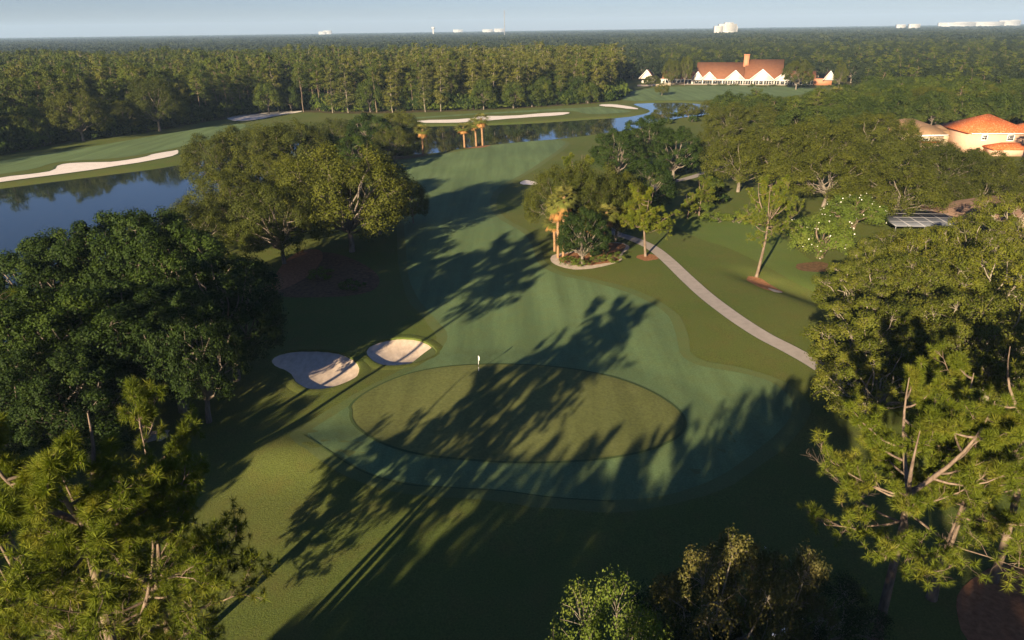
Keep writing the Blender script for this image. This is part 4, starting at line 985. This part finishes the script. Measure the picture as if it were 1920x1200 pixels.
# terrace wall and patio
x0, y0 = G(1230, 163); x1, y1 = G(1283, 158)
an = math.atan2(y1 - y0, x1 - x0); tw = MB().box((0, -.3, 0), (math.hypot(x1 - x0, y1 - y0), .3, 1.6)).build('terrace_wall', M_cream); tw.location = (x0, y0, 0); tw.rotation_euler = (0, 0, an); tag(tw, 'low pale retaining wall in front of the clubhouse left wing', 'wall')
sheet('patio', smooth_poly(GP([(1195, 163), (1240, 160), (1300, 158.5), (1420, 160), (1420, 158), (1300, 156), (1195, 158)]), 1), M_pale, 6, .05)

# houses on the right
def house(name, px, py, rz, label, W, D, Hh, roofm, wallm, rz_top, wings=()):
    x, y = G(px, py, Hh); o = empty(name, (x, y, 0), rz, label, 'house')
    w_ = MB(); w_.box((-W / 2, 0, 0), (W / 2, D, Hh)); rf = MB(); hip(rf, -W / 2, W / 2, 0, D, Hh, rz_top, .9)
    for (a_, b_, c_, d_, h_, t_) in wings: w_.box((a_, b_, 0), (c_, d_, h_)); hip(rf, a_, c_, b_, d_, h_ + .004, t_, .7)
    w_.build('wall', wallm, o); rf.build('roof', roofm, o); return o
h1 = house('house', 1875, 249, math.radians(-4), 'pink house with an orange clay tile hip roof at the right', 19, 18, 6.6, M_rtile, M_pink, 11.6, wings=((-4, -6.5, 7.5, -.02, 2.2, 4.0), (9.52, 4, 20, 14, 6.3, 9.0)))
window(h1, -4.5, 0, 4.4, 1.5, 1.4, .25); window(h1, 3.8, 0, 4.2, 1.9, 1.6, .2, 3, 1)
t = MB(); t.box((-9.3, -.85, 6.3), (9.3, -.7, 6.6)); t.build('eave_trim', M_alu, h1)
pc = MB(); pc.box((8.0, -2.6, 0), (8.6, -2.0, 6.1)); pc.box((7.8, -2.7, 5.6), (8.8, -.9, 6.1)); pc.build('corner_post', M_white, h1)
h2 = house('house', 1722, 246, math.radians(3), 'house with a tan shingle hip roof left of the orange roofed one', 17, 14, 6.2, M_rtan, M_cream, 9.6, wings=((-3, -5, 6, -.02, 5.6, 8.4), (8.52, 3, 15, 12, 4.2, 7.2)))
window(h2, -.2, -5, 3.0, 2.0, 1.5, .2); t = MB(); t.box((-3.9, -5.85, 5.3), (6.9, -5.7, 5.75)); t.build('eave_trim', M_alu, h2)
MB().box((-3, -7.5, 3.3), (4, -5.05, 3.6)).build('porch_roof', M_rtile, h2)
# nearer house with screened pool enclosure
x, y = G(1680, 424, 3.4); h3 = empty('pool_enclosure', (x, y, 0), math.radians(-6), 'screened pool enclosure with a grey panelled flat top and white frame', 'pool enclosure')
W3, D3, Z3 = 19, 13, 3.4
MB().add([(0, 0, Z3), (W3, 0, Z3), (W3, D3, Z3), (3.0, D3, Z3), (0, 4, Z3), (0, 0, Z3 - .1), (W3, 0, Z3 - .1), (W3, D3, Z3 - .1), (3, D3, Z3 - .1), (0, 4, Z3 - .1)],
         [(0, 1, 2, 3, 4), (9, 8, 7, 6, 5), (0, 5, 6, 1), (1, 6, 7, 2), (2, 7, 8, 3), (3, 8, 9, 4), (4, 9, 5, 0)]).build('roof_panel', M_screen, h3)
fr = MB()
for k in range(8): fr.box((k * W3 / 7 - .035, 0 if k else 0, Z3 + .003), (k * W3 / 7 + .035, D3 if k > 1 else 4 + k * 7, Z3 + .12))
for k in range(5): fr.box((0 if k < 2 else 2, k * D3 / 4 - .035, Z3 + .125), (W3, k * D3 / 4 + .035, Z3 + .17))
for k in range(8): fr.box((k * W3 / 7 - .05, -.05, 0), (k * W3 / 7 + .05, .05, Z3 - .1))
fr.build('frame', M_steel, h3)
x, y = G(1880, 405, 3.8); h4 = empty('house', (x, y, 0), math.radians(20), 'low house with a dark brown shingle roof behind the scrub oaks', 'house')
w_ = MB(); w_.box((-7, 0, 0), (18, 13, 3.2)); w_.build('wall', M_cream, h4); rf = MB(); hip(rf, -7, 18, 0, 13, 3.2, 6.2, .8); rf.build('roof', M_rbrown, h4)

# far white buildings and mast on the horizon
def hx(px, dist):
    g = G(px, 68); return g[0] / g[1] * dist
def far_building(px0, px1, yb, dist, hh, label, blocks, cat='building'):
    """blocks: (from, to, height) in fractions along the front"""
    x0, x1 = hx(px0, dist), hx(px1, dist)
    o = empty('office_building', (x0, dist, 0), 0, label, cat); W = x1 - x0
    w_ = MB()
    for q, (a_, b_, h_) in enumerate(blocks): w_.box((a_ * W, q * .5, 0), (b_ * W, 30 + q * .5, h_))
    w_.build('wall', M_wallp, o); g_ = MB()
    for q, (a_, b_, h_) in enumerate(blocks):
        z = h_ - 3
        while z > h_ * .5: g_.box((a_ * W + 3, q * .5 - .3, z - 1.1), (b_ * W - 3, q * .5 - .05, z)); z -= 4
    g_.build('window_band', M_glass, o); return o
far_building(1340, 1382, 55, 3000, 50, 'white tower block on the horizon above the clubhouse', [(0, .35, 42), (.2, .95, 49), (.45, .8, 54), (.9, 1, 40)])
far_building(1757, 1908, 46, 6000, 40, 'long low white office building on the horizon at the right', [(0, .45, 46), (.2, .4, 50), (.42, .8, 48), (.75, 1.0, 56), (.9, .97, 60)])
far_building(1680, 1722, 50, 4500, 30, 'small white building left of the long one on the horizon', [(0, .35, 37), (.55, 1, 39)])
far_building(905, 945, 58, 7500, 40, 'pale low building at the foot of the mast', [(0, .5, 43), (.55, 1, 48)])
far_building(850, 868, 58, 7800, 40, 'tiny pale building left of the mast', [(0, 1, 45)])
far_building(598, 628, 63, 7500, 40, 'faint pale building on the horizon at left centre', [(0, .5, 43), (.3, .8, 52)])
D = 5200; x = hx(813, D); tk = empty('water_tower', (x, D, 0), 0, 'pale water tower alone on the horizon left of the mast', 'water tower')
MB().tube([(0, 0, 0), (0, 0, 48)], [5, 5], 10).build('column', M_wallp, tk); MB().tube([(0, 0, 48), (0, 0, 52), (0, 0, 60), (0, 0, 63)], [6, 12, 12, 4], 12, cap=True).build('tank', M_wallp, tk)
D = 3300; x = hx(946, D); ms = empty('radio_mast', (x, D, 0), 0, 'thin lattice radio mast rising over the horizon', 'mast')
m_ = MB()
for k in range(3):
    a_ = k * 2.094; m_.tube([(1.3 * math.cos(a_), 1.3 * math.sin(a_), 0), (1.3 * math.cos(a_), 1.3 * math.sin(a_), 118)], [.8, .8], 4)
for k in range(24):
    z = k * 5; m_.tube([(1.3, 0, z), (-.65, 1.12, z + 2.5), (-.65, -1.12, z + 5)], [.35, .35, .35], 3)
m_.build('lattice', M_steel, ms)

# flagstick on the green
x, y = G(898, 701); z = ground_z(x, y) + .07
fs = empty('flagstick', (x, y, z), 0, 'golf flagstick with a small white flag at the back of the green', 'flagstick')
MB().tube([(0, 0, 0), (0, 0, 2.15)], [.03, .025], 6).build('pole', M_alu, fs); MB().tube([(0, 0, .55), (0, 0, .95)], [.034, .034], 6).build('pole_band', M_dark, fs)
MB().add([(.02, 0, 2.12), (.14, -.05, 2.0), (.16, .02, 1.75), (.12, -.04, 1.42), (.02, .01, 1.55), (.02, .03, 2.12), (.14, -.02, 2.0), (.16, .05, 1.75), (.12, -.01, 1.42), (.02, .04, 1.55)], [(0, 1, 2, 3, 4), (9, 8, 7, 6, 5), (0, 5, 6, 1), (1, 6, 7, 2), (2, 7, 8, 3), (3, 8, 9, 4)]).build('flag', M_flower, fs)
MB().tube([(0, 0, .004), (0, 0, .010)], [.075, .075], 12, cap=True).build('cup', M_dark, fs)

# ---------------------------------------------------------------- morning haze
hz = MB().box((-13000, -3500, -4), (13000, 12500, 200)).build('haze', None)
hm = bpy.data.materials.new('morning_haze'); hm.use_nodes = True; nt = hm.node_tree; nt.nodes.clear()
out = nt.nodes.new('ShaderNodeOutputMaterial'); pv = nt.nodes.new('ShaderNodeVolumePrincipled')
pv.inputs['Density'].default_value = 0.00008; pv.inputs['Color'].default_value = (.48, .70, 1.0, 1); pv.inputs['Anisotropy'].default_value = 0.0
nt.links.new(pv.outputs[0], out.inputs['Volume'])
hz.data.materials.clear(); hz.data.materials.append(hm); tag(hz, kind='stuff')
